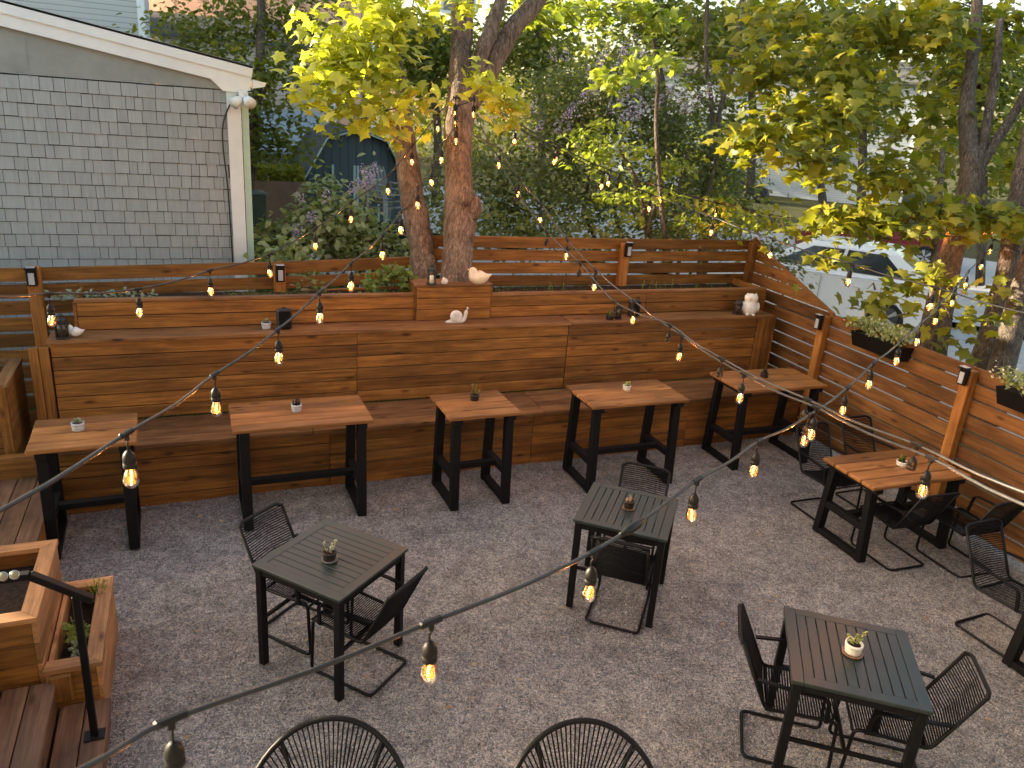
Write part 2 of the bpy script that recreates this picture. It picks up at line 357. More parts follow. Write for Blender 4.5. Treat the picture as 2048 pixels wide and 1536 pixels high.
def leaves(name, pts, nrm, size, tpl, m, parent=None, tip=None):
    pts = np.asarray(pts, float); N = len(pts); tv, tf = tpl
    nrm = np.asarray(nrm, float); nrm = nrm / np.linalg.norm(nrm, axis=1, keepdims=True)
    if tip is None: tip = RS.normal(size=(N, 3))
    v = tip - nrm * (tip * nrm).sum(1, keepdims=True); v /= np.linalg.norm(v, axis=1, keepdims=True); u = np.cross(v, nrm)
    s = np.asarray(size) * np.ones(N) if np.ndim(size) else size * RS.uniform(.65, 1.2, N)
    V = pts[:, None, :] + s[:, None, None] * (tv[None, :, 0, None] * u[:, None, :] + tv[None, :, 1, None] * v[:, None, :] + tv[None, :, 2, None] * nrm[:, None, :])
    if parent: V = V - np.array(offset_of(parent))
    F = (tf[None] + (np.arange(N) * len(tv))[:, None, None]).reshape(-1, 3)
    me = bpy.data.meshes.new(name); me.vertices.add(N * len(tv)); me.vertices.foreach_set('co', V.reshape(-1).astype('f'))
    me.loops.add(F.size); me.loops.foreach_set('vertex_index', F.reshape(-1).astype('i'))
    me.polygons.add(len(F)); me.polygons.foreach_set('loop_start', np.arange(0, F.size, 3).astype('i'))
    me.update(calc_edges=True); me.validate(); me.materials.append(m)
    o = bpy.data.objects.new(name, me); COL.objects.link(o)
    if parent: o.parent = parent
    return o
def sprays(clumps, per=26, sr=.28, flat=.35, dens=1.):
    """clumps: (centre, (rx,ry,rz), n_sprays); leaves grow in flattish sprays that leave gaps between them"""
    P = []; Nn = []; T = []; twigs = []
    for c, r, n in clumps:
        c = np.array(c); r = np.array(r)
        for _ in range(int(n * dens)):
            d = RS.normal(size=3); d /= np.linalg.norm(d); q = c + d * r * RS.uniform(.25, 1) ** .5
            k = max(3, int(per * RS.uniform(.5, 1.4))); a = RS.normal(size=(k, 3)) * np.array([sr, sr, sr * flat]) * RS.uniform(.6, 1.2)
            tilt = np.array([d[0] * .5, d[1] * .5, 0]); a[:, 2] -= .45 * np.hypot(a[:, 0], a[:, 1]) * RS.uniform(.2, 1)
            P.append(q + a); nn_ = np.array([0, 0, 1.]) + RS.normal(size=(k, 3)) * .55 + tilt; Nn.append(nn_)
            T.append(a * np.array([1, 1, .3]) + RS.normal(size=(k, 3)) * .15 + np.array([0, 0, -.12])); twigs.append((c, q))
    return np.concatenate(P), np.concatenate(Nn), np.concatenate(T), twigs
def twig_meshes(twigs, r, count, m, e):
    for c, q in random.sample(twigs, min(count, len(twigs))):
        c = Vector(c); q = Vector(q); mid = c.lerp(q, .5) + Vector((random.uniform(-.1, .1), random.uniform(-.1, .1), random.uniform(0, .12)))
        mb = MB(); mb.tube([c, mid, q], [r, r * .7, r * .35], 5); mb.build('branch', m, e, True)
def pxtrunk(pts, dep, n=14, wob=.0):
    """trunk from a list of (px, py, radius px) at given depth(s)"""
    P = []; R = []
    for i, p in enumerate(pts):
        d = dep if not isinstance(dep, (list, tuple)) else dep[0] + (dep[1] - dep[0]) * i / (len(pts) - 1)
        P.append(at(p[0], p[1], d=d)); R.append(p[2] * d / FPX)
    return smooth(P, R, n)
def smooth(P, R, n=4):
    out = []; ro = []
    for i in range(len(P) - 1):
        p0 = P[max(i - 1, 0)]; p1 = P[i]; p2 = P[i + 1]; p3 = P[min(i + 2, len(P) - 1)]
        for k in range(n):
            t = k / n; out.append(.5 * ((2 * p1) + (p2 - p0) * t + (2 * p0 - 5 * p1 + 4 * p2 - p3) * t * t + (3 * p1 - p0 - 3 * p2 + p3) * t ** 3)); ro.append(R[i] * (1 - t) + R[i + 1] * t)
    out.append(P[-1]); ro.append(R[-1]); return out, ro
def roughen(o, amp, sc=9):
    from mathutils import noise as mn
    me = o.data
    for v in me.vertices:
        q = Vector((v.co.x * sc, v.co.y * sc, v.co.z * sc * .35)); v.co += v.normal * amp * (mn.noise(q) + .5 * mn.noise(q * 2.3))

# =================================================================== SETTING
def sheet(name, x0, x1, y0, y1, z, m, n=1):
    mb = MB(); mb.quadmesh([(x0, y0, z), (x1, y0, z), (x1, y1, z), (x0, y1, z)], [(0, 1, 2, 3)]); o = mb.build(name, m); tag(o, kind='structure'); return o
sheet('ground', -150, 250, -60, 300, -.03, EARTH)
# the gravel court, gently uneven
gv = []; gf = []; NX, NY = 130, 130
from mathutils import noise as MN
for j in range(NY + 1):
    for i in range(NX + 1):
        x = -4 + 10.9 * i / NX; y = -3 + 10.3 * j / NY; z = .02 * MN.noise(Vector((x * .8, y * .8, 0))) + .012 * MN.noise(Vector((x * 3, y * 3, 5))) + .007 * MN.noise(Vector((x * 9, y * 9, 2)))
        gv.append((x, y, z - .004))
for j in range(NY):
    for i in range(NX): a = j * (NX + 1) + i; gf.append((a, a + 1, a + NX + 2, a + NX + 1))
mb = MB(); mb.quadmesh(gv, gf, None, True); tag(mb.build('gravel_court', GRAVEL), kind='structure')
# loose pebbles lying on the gravel
n = 30000; xs = RS.uniform(-1.0, 6.6, n); ys = RS.uniform(1.2, 6.9, n)
pts = np.stack([xs, ys, np.full(n, .004)], 1); pts[:, 2] += RS.uniform(-.004, .006, n)
pv = np.array([(.5, 0, 0), (0, .42, 0), (-.5, .05, 0), (0, -.45, 0), (.05, .02, .4), (0, 0, -.3)]); pf = np.array([(0, 1, 4), (1, 2, 4), (2, 3, 4), (3, 0, 4)])
PEB = mat('pebble', (.2, .19, .18), .85, spec=.3); geo = nn(PEB, 'ShaderNodeNewGeometry')
r = ramp(PEB, geo.outputs['Random Per Island'], [(0, (.16, .165, .17)), (.4, (.32, .32, .315)), (.7, (.40, .385, .37)), (.9, (.47, .42, .38)), (1, (.62, .60, .57))]); lk(PEB, r.outputs[0], PEB.node_tree.nodes['Principled BSDF'].inputs['Base Color'])
nz = np.tile([0, 0, 1.], (n, 1)) + RS.normal(size=(n, 3)) * .25
o = leaves('loose_gravel', pts, nz, RS.uniform(.006, .016, n), (pv, pf), PEB); tag(o, 'loose grey and pink pebbles strewn over the court', 'gravel', kind='stuff')
LIT = leafmat('dry litter', [(.34, .20, .10), (.50, .34, .18), (.42, .30, .12)], .1)
n = 150; pts = np.stack([RS.uniform(-.5, 6.2, n), RS.uniform(1.4, 6.4, n), np.full(n, .016)], 1)
o = leaves('leaf_litter', pts, np.tile([0, 0, 1.], (n, 1)) + RS.normal(size=(n, 3)) * .2, RS.uniform(.015, .045, n), KITE, LIT); tag(o, 'small dry leaf scraps scattered on the gravel', 'leaf litter', kind='stuff')
# street beyond the right fence
mb = MB(); a = Vector((8.2, -8, -.02)); dx = Vector((-.60, .80, 0))
def strip(name, off0, off1, z, m, t0=-30, t1=80):
    nrm = Vector((.80, .60, 0)); o0 = Vector((7.6, 6, 0))
    mb = MB(); mb.quadmesh([o0 + nrm * off0 + dx * t0 + Vector((0, 0, z)), o0 + nrm * off1 + dx * t0 + Vector((0, 0, z)), o0 + nrm * off1 + dx * t1 + Vector((0, 0, z)), o0 + nrm * off0 + dx * t1 + Vector((0, 0, z))], [(0, 1, 2, 3)])
    tag(mb.build(name, m), kind='structure')
strip('parking_strip', 1.2, 7.4, -.018, ASPH, -30, 16); strip('pavement', 7.4, 9.6, .10, PAVE, -30, 40); strip('road', 9.6, 19, -.012, ASPH, -30, 60)

# =================================================================== BENCH
YB = 6.46; X0, X1 = -1.12, 6.32
bench = empty('wall_bench', (2.6, 6.9, 0), 0, 'long high backed bench of brown stained boards with a shelf on top', 'bench')
def planks_xz(mb, x0, x1, y, z0, z1, n, th=.025, gap=.0075, joints=(), jit=.0015):
    h = (z1 - z0) / n; xs = [x0] + list(joints) + [x1]
    for i in range(n):
        for a, b in zip(xs[:-1], xs[1:]):
            mb.box(((a + b) / 2, y + random.uniform(-jit, jit), z0 + (i + .5) * h), (b - a - .004, th, h - gap), None, 0, .003)
mb = MB(); planks_xz(mb, X0, 6.45, YB, -.03, .535, 5, joints=(1.05, 3.05, 4.9)); mb.build('seat_front', W_bench, bench, True)
mb = MB()
for i in range(4):
    h = .58 / 4
    for a, b in ((X0, .9), (.9, 3.15), (3.15, 4.6), (4.6, 6.45)):
        mb.box(((a + b) / 2, 6.395 + (i + .5) * h, .56), (b - a - .005, h - .004, .034), None, 0, .004)
mb.box((2.66, 6.41, .536), (7.6, .022, .012), None, 0)
mb.build('seat', W_seat, bench, True)
mb = MB(); YK = 7.0
planks_xz(mb, X0, 3.62, YK, .58, 1.285, 6, joints=(1.4,)); planks_xz(mb, 3.625, 6.08, YK - .003, .58, 1.285, 6)
for i in range(2): mb.box((6.14 + .115 * i, YK - .02, .93), (.105, .025, .70), None, 2, .003)
mb.build('backrest', W_bench, bench, True)
mb = MB(); mb.box((1.25, 7.13, 1.30), (4.78, .30, .03), None, 0, .004); mb.box((4.985, 7.13, 1.297), (2.66, .30, .03), None, 0, .004); mb.box((1.25, 6.975, 1.302), (4.78, .012, .03), None, 0)
mb.build('shelf', W_seat, bench, True)
for x in (-1.24, -1.165): mb = MB(); mb.box((x, 6.985, .62), (.068, .03, 1.28), None, 2, .003); mb.build('upright_board', W_bench, bench, True)
for c_, s_ in (((-1.15, 7.2, .6), (.02, .4, 1.25)), ((6.345, 7.12, .65), (.025, .26, 1.28))): mb = MB(); mb.box(c_, s_, None, 2); mb.build('side_panel', W_bench, bench, True)
# planters behind the shelf
pl = empty('raised_planter', (2.6, 7.5, 0), 0, 'long raised bed of stained boards running behind the bench shelf, full of soil', 'planter')
mb = MB(); planks_xz(mb, -.93, 2.035, 7.27, 1.318, 1.56, 2, joints=()); planks_xz(mb, 2.815, 6.35, 7.27, 1.318, 1.545, 2, joints=(4.7,)); mb.build('front_board', W_bench, pl, True)
mb = MB(); mb.box((.55, 7.285, 1.574), (2.98, .065, .03), None, 0, .004); mb.box((4.59, 7.285, 1.56), (3.55, .065, .03), None, 0, .004); mb.build('rim', W_seat, pl, True)
for x_ in (-.945, 6.36): mb = MB(); mb.box((x_, 7.57, 1.30), (.025, .62, .52), None, 1); mb.build('end_board', W_bench, pl, True)
mb = MB(); mb.box((2.7, 7.59, 1.38), (7.26, .56, .22)); mb.build('soil', SOIL, pl, True)
tb = empty('tree_box', (2.42, 7.5, 1.3), 0, 'square box of stained boards around the foot of the double maple trunk', 'planter')
mb = MB(); planks_xz(mb, 2.035, 2.812, 7.235, 1.318, 1.655, 3, .028, .005, (), .001)
mb.box((2.028, 7.50, 1.49), (.025, .52, .33), None, 1); mb.box((2.822, 7.5, 1.49), (.025, .52, .33), None, 1); mb.build('side_board', W_bench, tb, True)
mb = MB(); mb.box((2.424, 7.36, 1.668), (.81, .27, .026), None, 0, .004); mb.build('top_board', W_seat, tb, True)
mb = MB(); mb.box((2.424, 7.6, 1.55), (.77, .3, .2)); mb.build('soil', SOIL, tb, True)

# =================================================================== FENCES
def fence(name, label, segs, posts, slat_m, post_m, group='horizontal board fences around the court'):
    """segs: (p0, p1, ztop0, ztop1, zbot, board, gap)"""
    c = sum((Vector((*s[0], 0)) for s in segs), Vector((0, 0, 0))) / len(segs); e = empty(name, c, 0, label, 'fence', group)
    mb = MB()
    for p0, p1, z0, z1, zb, bh, gap in segs:
        p0 = Vector((*p0, 0)); p1 = Vector((*p1, 0)); L = (p1 - p0).length; k = 0
        while True:
            za = z0 - k * (bh + gap) - bh / 2; zb_ = z1 - k * (bh + gap) - bh / 2
            if min(za, zb_) < zb: break
            m_ = 1 if L < 2.6 else 2; cuts = [0] + ([random.choice([.45, .5, .55])] if m_ == 2 else []) + [1]
            for a, b in zip(cuts[:-1], cuts[1:]):
                A = p0.lerp(p1, a); B = p0.lerp(p1, b); A.z = za + (zb_ - za) * a; B.z = za + (zb_ - za) * b; dd = (B - A).normalized() * .002
                mb.beam(A + dd, B - dd, .024, bh, bev=.003)
            k += 1
    mb.build('board_panel', slat_m, e, True)
    for (x, y, zt, sx, sy) in posts:
        mb = MB(); mb.box((x, y, zt / 2), (sx, sy, zt), None, 2, .006); mb.build('post', post_m, e, True)
    return e
fence('board_fence', 'lower left section of the rear board fence, in front of the grey shingle wall', [((-4.2, 7.95), (-1.38, 7.93), 1.70, 1.725, .15, .122, .03), ((-1.38, 7.93), (.83, 7.93), 1.725, 1.775, .15, .122, .03), ((.83, 7.93), (2.35, 7.93), 1.775, 1.83, 1.2, .122, .03)],
      [(-1.31, 7.865, 1.75, .11, .09), (.80, 7.87, 1.76, .11, .09), (-3.7, 7.87, 1.75, .11, .09)], W_fence, W_post)
f2 = fence('board_fence', 'taller rear board fence right of the maple trunks, up to the corner', [((2.35, 7.95), (4.80, 7.95), 2.05, 2.03, 1.2, .122, .022), ((4.80, 7.95), (6.62, 7.95), 2.03, 2.03, 1.2, .122, .022)],
      [(4.72, 7.88, 1.99, .11, .09), (2.42, 7.99, 2.0, .09, .05)], W_fence, W_post)
# right fence : X = 6.224 + .049 y
def XF(y): return 6.224 + .049 * y
e = empty('board_fence', (XF(4), 4, 0), 0, 'side board fence on the right, its top sloping down near the corner', 'fence', 'horizontal board fences around the court')
mb = MB(); ZT = 1.49; pitch = .1465
for k in range(-4, 10):
    zt = ZT - k * pitch; zc = zt - .0645
    yend = 7.93
    if k < 0:
        yb, yt = [6.33 + (q - ZT) * 1.6 / .56 for q in (zc - .0645, zc + .0645)]
        if yt > 7.9: yt = 7.9
        vs_ = [(XF(y_) + dx_, y_, z_) for dx_ in (-.012, .012) for y_, z_ in ((yb, zc - .0645), (7.93, zc - .0645), (7.93, zc + .0645), (yt, zc + .0645))]; og = random.uniform(0, 40)
        mb.quadmesh(vs_, [(0, 1, 2, 3), (7, 6, 5, 4), (0, 4, 5, 1), (1, 5, 6, 2), (2, 6, 7, 3), (3, 7, 4, 0)], [(v[1] + og, v[2], v[0]) for v in vs_]); continue
    ystart = -1.5
    ys = [ystart] + [q for q in (.5, 2.5, 4.47, 6.36) if q > ystart + .05] + [yend]
    for a, b in zip(ys[:-1], ys[1:]):
        zz = zc; A = Vector((XF(a), a + .002, zz)); B = Vector((XF(b), b - .002, zz)); mb.beam(A, B, .024, .129, bev=.003)
mb.build('board_panel', W_fence2, e, True)
mb = MB(); A = Vector((XF(7.93) - .015, 7.93, ZT + .56)); B = Vector((XF(6.33) - .015, 6.31, ZT + .02)); 
# triangular infill so the stepped boards end on the slope
dirn = (A - B).normalized(); mb.beam(B - dirn * .02 + Vector((0, 0, -.012)), A + Vector((0, 0, -.012)), .03, .03, up=(1, 0, 0), bev=.003); mb.build('sloped_cap', W_fence2, e, True)
for y, zt in ((6.36, 1.46), (4.47, 1.47), (2.5, 1.46), (.5, 1.46)):
    mb = MB(); mb.box((XF(y) - .065, y, zt / 2), (.09, .095, zt), None, 2, .006); mb.build('post', W_post, e, True)
mb = MB(); mb.box((XF(7.87) - .05, 7.86, 1.0), (.09, .09, 2.04), None, 2, .005); mb.build('post', W_fence, e, True)
# solar lights on posts
def solar(loc, rz, label):
    e = empty('post_light', loc, rz, label, 'post light', 'small solar lights on the fence posts')
    mb = MB(); mb.box((0, -.035, -.075), (.082, .045, .155), None, 2, .008); mb.box((0, -.045, .007), (.092, .075, .014), None, 0, .003); mb.build('housing', BLACKM, e)
    mb = MB(); mb.box((0, -.062, -.085), (.046, .008, .105), None, 2, .003); mb.build('pane', PANE, e)
    mb = MB(); mb.box((0, -.045, .0165), (.07, .055, .004)); mb.build('solar_panel', PANE, e)
    return e
solar((-1.315, 7.818, 1.745), 0, 'black box light on the post at the left end, over the leftmost string bulb')
solar((.80, 7.823, 1.755), 0, 'black box light half hidden by lilac leaves on the second rear post')
solar((4.72, 7.833, 2.0), 0, 'black box light on the tall rear post right of the maples')
solar((XF(6.36) - .112, 6.36, 1.465), -PI / 2, 'black box light on the side fence post below the sloping top')
solar((XF(4.47) - .112, 4.47, 1.49), -PI / 2, 'black box light on the side fence post right of the flower box')

# =================================================================== HOUSE on the left
YH = 9.3
hs = empty('shingle_house', (-2, YH, 0), 0, 'grey house with shingled wall and white sloping roof edge at the left', 'house')
SHC = mat('grey shingle', (.25, .29, .28), .75, spec=.2); geo = nn(SHC, 'ShaderNodeNewGeometry'); tc = nn(SHC, 'ShaderNodeTexCoord')
r = ramp(SHC, geo.outputs['Random Per Island'], [(0, (.335, .352, .345)), (.5, (.355, .373, .366)), (1, (.375, .393, .385))])
n1 = noise(SHC, mapping(SHC, tc.outputs['Object'], (30, 30, 3)), 1, 6, .7); rr = ramp(SHC, n1.outputs[0], [(.3, (.86, .86, .86)), (.7, (1.08, 1.08, 1.08))])
lk(SHC, mixc(SHC, 1, r.outputs[0], rr.outputs[0], 'MULTIPLY'), SHC.node_tree.nodes['Principled BSDF'].inputs['Base Color']); bump(SHC, n1.outputs[0], .25, .004)
mb = MB(); z = 0; ZG = 3.355; row = .1285; k = 0
tilt = Matrix.Rotation(math.radians(-5), 3, 'X')
while z < ZG - .02:
    x = -7.5 - random.uniform(0, .15)
    while x < .45:
        wd = random.choice([.08, .10, .12, .135, .15, .17, .20]); wd = min(wd, .455 - x) if x + wd > .44 else wd
        if wd > .02:
            jit = random.uniform(-.003, .003)
            mb.box((x + wd / 2, YH - .014, z + row / 2 + jit), (wd - .005, .012, row - .006), tilt, 2)
        x += wd
    z += row
mb.build('shingle_cladding', SHC, hs, True)
mb = MB(); slope = (3.884 - 3.482) / (-1.533 - .777)
def zr(x): return 3.482 + slope * (x - .777)
mb.poly_prism([(-7.6, 0), (.45, 0), (.45, 3.352), (-7.6, 3.352)], YH, YH + .2)
mb.build('wall', mat('shingle shadow backing', (.035, .036, .036), .9), hs, True)  # dark backing colour stands in for shadow lines between the shingles
mb = MB(); mb.poly_prism([(-7.6, ZG), (.45, ZG), (.45, zr(.45) - .02), (-7.6, zr(-7.6) - .02)], YH - .02, YH + .2)
for x in (-1.35, -2.6): mb.box((x, YH - .0215, 3.5), (.006, .004, .35), None, 2)
mb.build('gable_panel', GABLE, hs, True)
mb = MB()
d = Vector((1, 0, slope)).normalized(); pa = Vector((-7.8, YH - .055, zr(-7.8) - .06)); pb = Vector((.70, YH - .055, zr(.70) - .06)); mb.beam(pa, pb, .03, .115)
pa = Vector((-7.8, YH - .075, zr(-7.8) + .055)); pb = Vector((.72, YH - .075, zr(.72) + .055)); mb.beam(pa, pb, .03, .11)
mb.poly_prism([(.30, zr(.3) - .118), (.42, 3.335), (.70, 3.335), (.70, zr(.7) - .118)], YH - .068, YH - .03)
mb.build('fascia', WHITE, hs, True)
mb = MB(); mb.box((.52, YH - .02, 1.67), (.14, .06, 3.33), None, 2); mb.build('corner_board', WHITE, hs, True)
mb = MB(); mb.box((.635, YH + .01, 1.67), (.07, .05, 3.3), None, 2); mb.build('downspout', GREENEDGE, hs, True)
mb = MB(); mb.quadmesh([(-7.8, YH - .09, zr(-7.8) + .115), (.74, YH - .09, zr(.74) + .115), (.74, YH + 8, zr(.74) + .115), (-7.8, YH + 8, zr(-7.8) + .115), (-7.8, YH - .09, zr(-7.8) + .09), (.74, YH - .09, zr(.74) + .09), (.74, YH + 8, zr(.74) + .09), (-7.8, YH + 8, zr(-7.8) + .09)], [(0, 1, 2, 3), (4, 7, 6, 5), (0, 4, 5, 1), (1, 5, 6, 2)])
mb.build('roof', paint('grey roofing', (.30, .30, .29), .9, .3, 10), hs, True)
mb = MB(); mb.poly_prism([(.72, zr(.72) - .02), (.86, zr(.86) - .02), (.84, zr(.86) - .06), (.72, zr(.72) - .11)], YH - .09, YH + 7); mb.build('gutter', WHITE, hs, True)
mb = MB(); mb.quadmesh([(.455, YH + .2, 0), (.455, YH + 7.5, 0), (.455, YH + 7.5, 3.4), (.455, YH + .2, 3.4)], [(0, 1, 2, 3)]); mb.build('side_wall', siding('grey side siding', (.25, .28, .27)), hs, True)
mb = MB(); mb.tube(smooth([at(503, 182, y=YH - .09), at(470, 195, y=YH - .08), at(448, 240, y=YH - .05), at(446, 290, y=YH - .05), at(456, 380, y=YH - .05), at(466, 530, y=YH - .06)], [.008] * 6, 5)[0], .008, 6)
o = mb.build('hanging_cable', CABLE, hs, True)
mb = MB(); mb.box((-4.35, YH + 2.5, 5.05), (.62, .62, 2.1), None, 2); mb.build('chimney', paint('red brick', (.34, .15, .10), .9, .35, 30), hs, True)
lamp = empty('security_light', at(487, 192, y=YH - .12), 0, 'white twin headed floodlight fixed at the corner under the roof edge', 'outdoor light')
mb = MB(); mb.box((0, .03, 0), (.10, .04, .10), None, 0, .01); mb.build('mount', WHITE, lamp)
for s, dd in ((-1, (-.55, -.4, -.45)), (1, (.35, -.7, -.4))):
    q = Vector(dd).to_track_quat('Z', 'Y').to_matrix(); mb = MB(); mb.tube([(0, .01, 0), Vector(dd) * .05], .014, 8); mb.lathe(Vector(dd) * .05, [(.02, 0), (.045, .03), (.055, .08), (.06, .12)], 16, rot=q); mb.build('lamp_head', WHITE, lamp)
mb = MB(); mb.ball((.02, -.05, -.07), .035); mb.build('motion_sensor', CERAM, lamp)

q_ = -1.15
e = empty('unseen_shade_house', (1.5, q_ - 3, 0), 0, 'unseen clapboard house added behind the viewpoint to shade the court', 'house')  # unseen house, added to cut sky light on the faces toward the camera
mb = MB(); mb.box((1.5, q_ - 3, 3.4), (15, 6, 6.8)); mb.build('wall', siding('dark clapboards', (.11, .11, .11), .12), e, True)
mb = MB(); mb.quadmesh([(-6.4, q_ + .4, 6.75), (9.4, q_ + .4, 6.75), (9.4, q_ - 3, 8.3), (-6.4, q_ - 3, 8.3), (9.4, q_ - 6.4, 6.75), (-6.4, q_ - 6.4, 6.75), (-6.4, q_ + .4, 6.65), (9.4, q_ + .4, 6.65)], [(0, 1, 2, 3), (3, 2, 4, 5), (0, 6, 7, 1)]); mb.build('roof', paint('charcoal roofing', (.05, .05, .05), .9, .2, 8), e, True)
for wx, wz in ((-3.5, 1.6), (5.5, 1.6), (-3, 4.9), (1.5, 4.6), (5.5, 4.9)):
    mb = MB(); mb.box((wx, q_ + .02, wz), (1.1, .08, 1.5)); wo = mb.build('window', WHITE, e, True); mb = MB(); mb.box((wx, q_ + .05, wz), (.95, .04, 1.35)); mb.build('pane', WINGLASS, wo, True)

# =================================================================== TABLES
def high_table(L, D, Hh, nb, label, loc, rz=0, cat='table', group='wooden topped tables on black trestle legs'):
    e = empty('trestle_table', loc, rz, label, cat, group)
    mb = MB(); bw = D / nb
    for i in range(nb): mb.box((0, -D / 2 + bw * (i + .5), Hh - .016 + random.uniform(-.001, .001)), (L + random.uniform(-.006, .006), bw - .012, .032), None, 0, .006)
    mb.build('tabletop', W_table, e)
    for s in (-1, 1):
        x = s * (L / 2 - .085); yt = D / 2 - .09; yb = D / 2 - .045; t = .075
        mb = MB(); mb.box((x, 0, Hh - .055), (.075, D - .03, .045), None, 1, .003)
        for q in (-1, 1): mb.beam((x, q * yt, Hh - .075), (x, q * yb, .0), t * .85, t, up=(1, 0, 0), bev=.003)
        mb.box((x + .001, 0, .03), (.071, D - .14, .05), None, 1, .003); mb.box((x, 0, .30), (.06, D - .12, .06), None, 1, .003)
        mb.build('leg_frame', BLACKW, e)
    mb = MB(); mb.box((0, 0, .30), (L - .22, .065, .05), None, 0, .003); mb.build('stretcher', BLACKW, e)
    return e
high_table(.70, .60, .893, 4, 'high table with plank top at the far left end, under the leftmost hanging bulbs', (-.81, 6.02, 0), .03)
high_table(1.09, .61, .893, 5, 'long high plank table with a grey potted cactus, second from the left by the bench', (.753, 6.09, 0), .005)
high_table(.66, .59, .893, 4, 'small square high plank table with a black pot, in the middle of the bench row', (2.246, 5.98, 0), .02)
high_table(1.03, .60, .893, 4, 'long high plank table with a small white pot, behind the square slatted table', (3.79, 5.97, 0), -.01)
high_table(1.07, .60, .893, 3, 'high plank table in the far right corner with a small dark pot', (5.55, 6.05, 0), -.03)
high_table(1.08, .60, .715, 4, 'low plank table by the side fence with a white bowl and chairs around it', (5.50, 4.27, 0), -.03)
high_table(1.08, .60, .715, 4, 'plank table at the right edge of the photo, mostly out of view', (5.50, 2.42, 0), -.03)

def slat_table(label, loc, rz, S, across):
    e = empty('slatted_table', loc, rz, label, 'table', 'square dark metal tables with slatted tops'); Hh = .72; fw = .062
    mb = MB(); h = S / 2
    for s in (-1, 1):
        mb.box((0, s * (h - fw / 2), Hh - .011), (S, fw, .022), None, 0, .003); mb.box((s * (h - fw / 2), 0, Hh - .0112), (fw, S - 2 * fw, .0215), None, 1, .003)
    n = 10; inner = S - 2 * fw; w_ = inner / n
    for i in range(n): mb.box((0, -inner / 2 + w_ * (i + .5), Hh - .0125), (inner, w_ - .006, .02), None, 0, .002)
    mb.build('tabletop', SLAT, e)
    mb = MB()
    for s in (-1, 1):
        mb.box((0, s * (h - .03), Hh - .045), (S - .06, .022, .05)); mb.box((s * (h - .03), 0, Hh - .0455), (.022, S - .07, .05))
    mb.build('apron', BLACKM, e)
    for sx in (-1, 1):
        for sy in (-1, 1):
            mb = MB(); mb.box((sx * (h - .035), sy * (h - .035), (Hh - .025) / 2), (.046, .046, Hh - .025), None, 2, .004); mb.build('leg', BLACKM, e)
    for s in (-1, 1): mb = MB(); mb.box((s * (h - .035), 0, .33), (.018, S - .11, .02)); mb.build('stretcher', BLACKM, e)
    mb = MB(); mb.box((0, 0, .33), (S - .09, .018, .019)); mb.build('stretcher', BLACKM, e)
    return e
slat_table('dark slatted square table left of centre with a black pot on it', (.681, 4.131, 0), -.8647, .662, 0)
slat_table('dark slatted square table in the middle of the court with a brown succulent', (2.792, 4.189, 0), -.7073 + PI / 2, .65, 0)
slat_table('dark slatted square table nearest the lower right corner, with a white pot', (3.169, 2.433, 0), -.6479 + PI / 2, .67, 0)

# =================================================================== CHAIRS
def arc_pts(c, a0, a1, r, n, u, v): return [Vector(c) + Vector(u) * r * math.cos(a0 + (a1 - a0) * i / n) + Vector(v) * r * math.sin(a0 + (a1 - a0) * i / n) for i in range(n + 1)]
def make_chair():
    """cantilever chair facing +y, cords strung across"""
    e = empty('cord_chair', (0, 0, 0)); W = .21; r = .0115
    def rnd(path, R=.045, n=5):
        out = [path[0]]
        for i in range(1, len(path) - 1):
            a, b, c = Vector(path[i - 1]), Vector(path[i]), Vector(path[i + 1]); u = (a - b); v = (c - b); k = min(R, u.length * .45, v.length * .45); A = b + u.normalized() * k; B = b + v.normalized() * k
            for j in range(n + 1):
                t = j / n; out.append((A * (1 - t) + b * t) * (1 - t) + (b * (1 - t) + B * t) * t)
        out.append(Vector(path[-1])); return out
    top = (-.37, .84); jn = (-.17, .41); fr_ = (.25, .43)
    mb = MB()
    path = [(-W, top[0], top[1]), (-W, jn[0], jn[1]), (-W, fr_[0], fr_[1]), (-W, .27, .012), (-W, -.24, .012), (W, -.24, .012), (W, .27, .012), (W, fr_[0], fr_[1]), (W, jn[0], jn[1]), (W, top[0], top[1])]
    mb.tube(rnd(path), r, 8); mb.build('frame', BLACKM, e)
    mb = MB(); mb.tube(rnd([(-W, top[0], top[1] - .01), (-W * .8, top[0] - .02, top[1] + .012), (W * .8, top[0] - .02, top[1] + .012), (W, top[0], top[1] - .01)], .03), .013, 8); mb.build('top_rail', BLACKM, e)
    mb = MB(); n = 26
    for i in range(n):
        t = (i + .6) / n; a = Vector((0, top[0] + (jn[0] - top[0]) * t, top[1] + (jn[1] - top[1]) * t)); sag = .018 * math.sin(PI * t)
        mb.tube([a + Vector((-W, 0, 0)), a + Vector((0, -sag - .006, 0)), a + Vector((W, 0, 0))], .0052, 4)
    mb.build('backrest', CORD, e)
    mb = MB(); n = 26
    for i in range(n):
        t = (i + .5) / n; y = jn[0] + (fr_[0] - jn[0]) * t; z = jn[1] + (fr_[1] - jn[1]) * t + .006
        mb.tube([(-W, y, z), (0, y, z - .012), (W, y, z)], .0052, 4)
    mb.build('seat', CORD, e)
    for a_, b_ in ((.26, .42), (-.15, .405)): mb = MB(); mb.tube([(-W, a_, b_), (W, a_, b_)], .009, 6); mb.build('seat_rail', BLACKM, e)
    for s in (-1, 1):
        mb = MB(); p = rnd([(s * (W + .005), -.245, .61), (s * (W + .035), -.05, .615), (s * (W + .035), .17, .605), (s * (W + .012), .185, .42)], .05)
        for a, b in zip(p[:-1], p[1:]): mb.beam(a, b, .026, .013, up=(1, 0, 0) if abs((Vector(b) - Vector(a)).normalized().z) > .8 else (0, 0, 1))
        mb.build('armrest', BLACKM, e)
    return e
proto = make_chair(); used = [False]
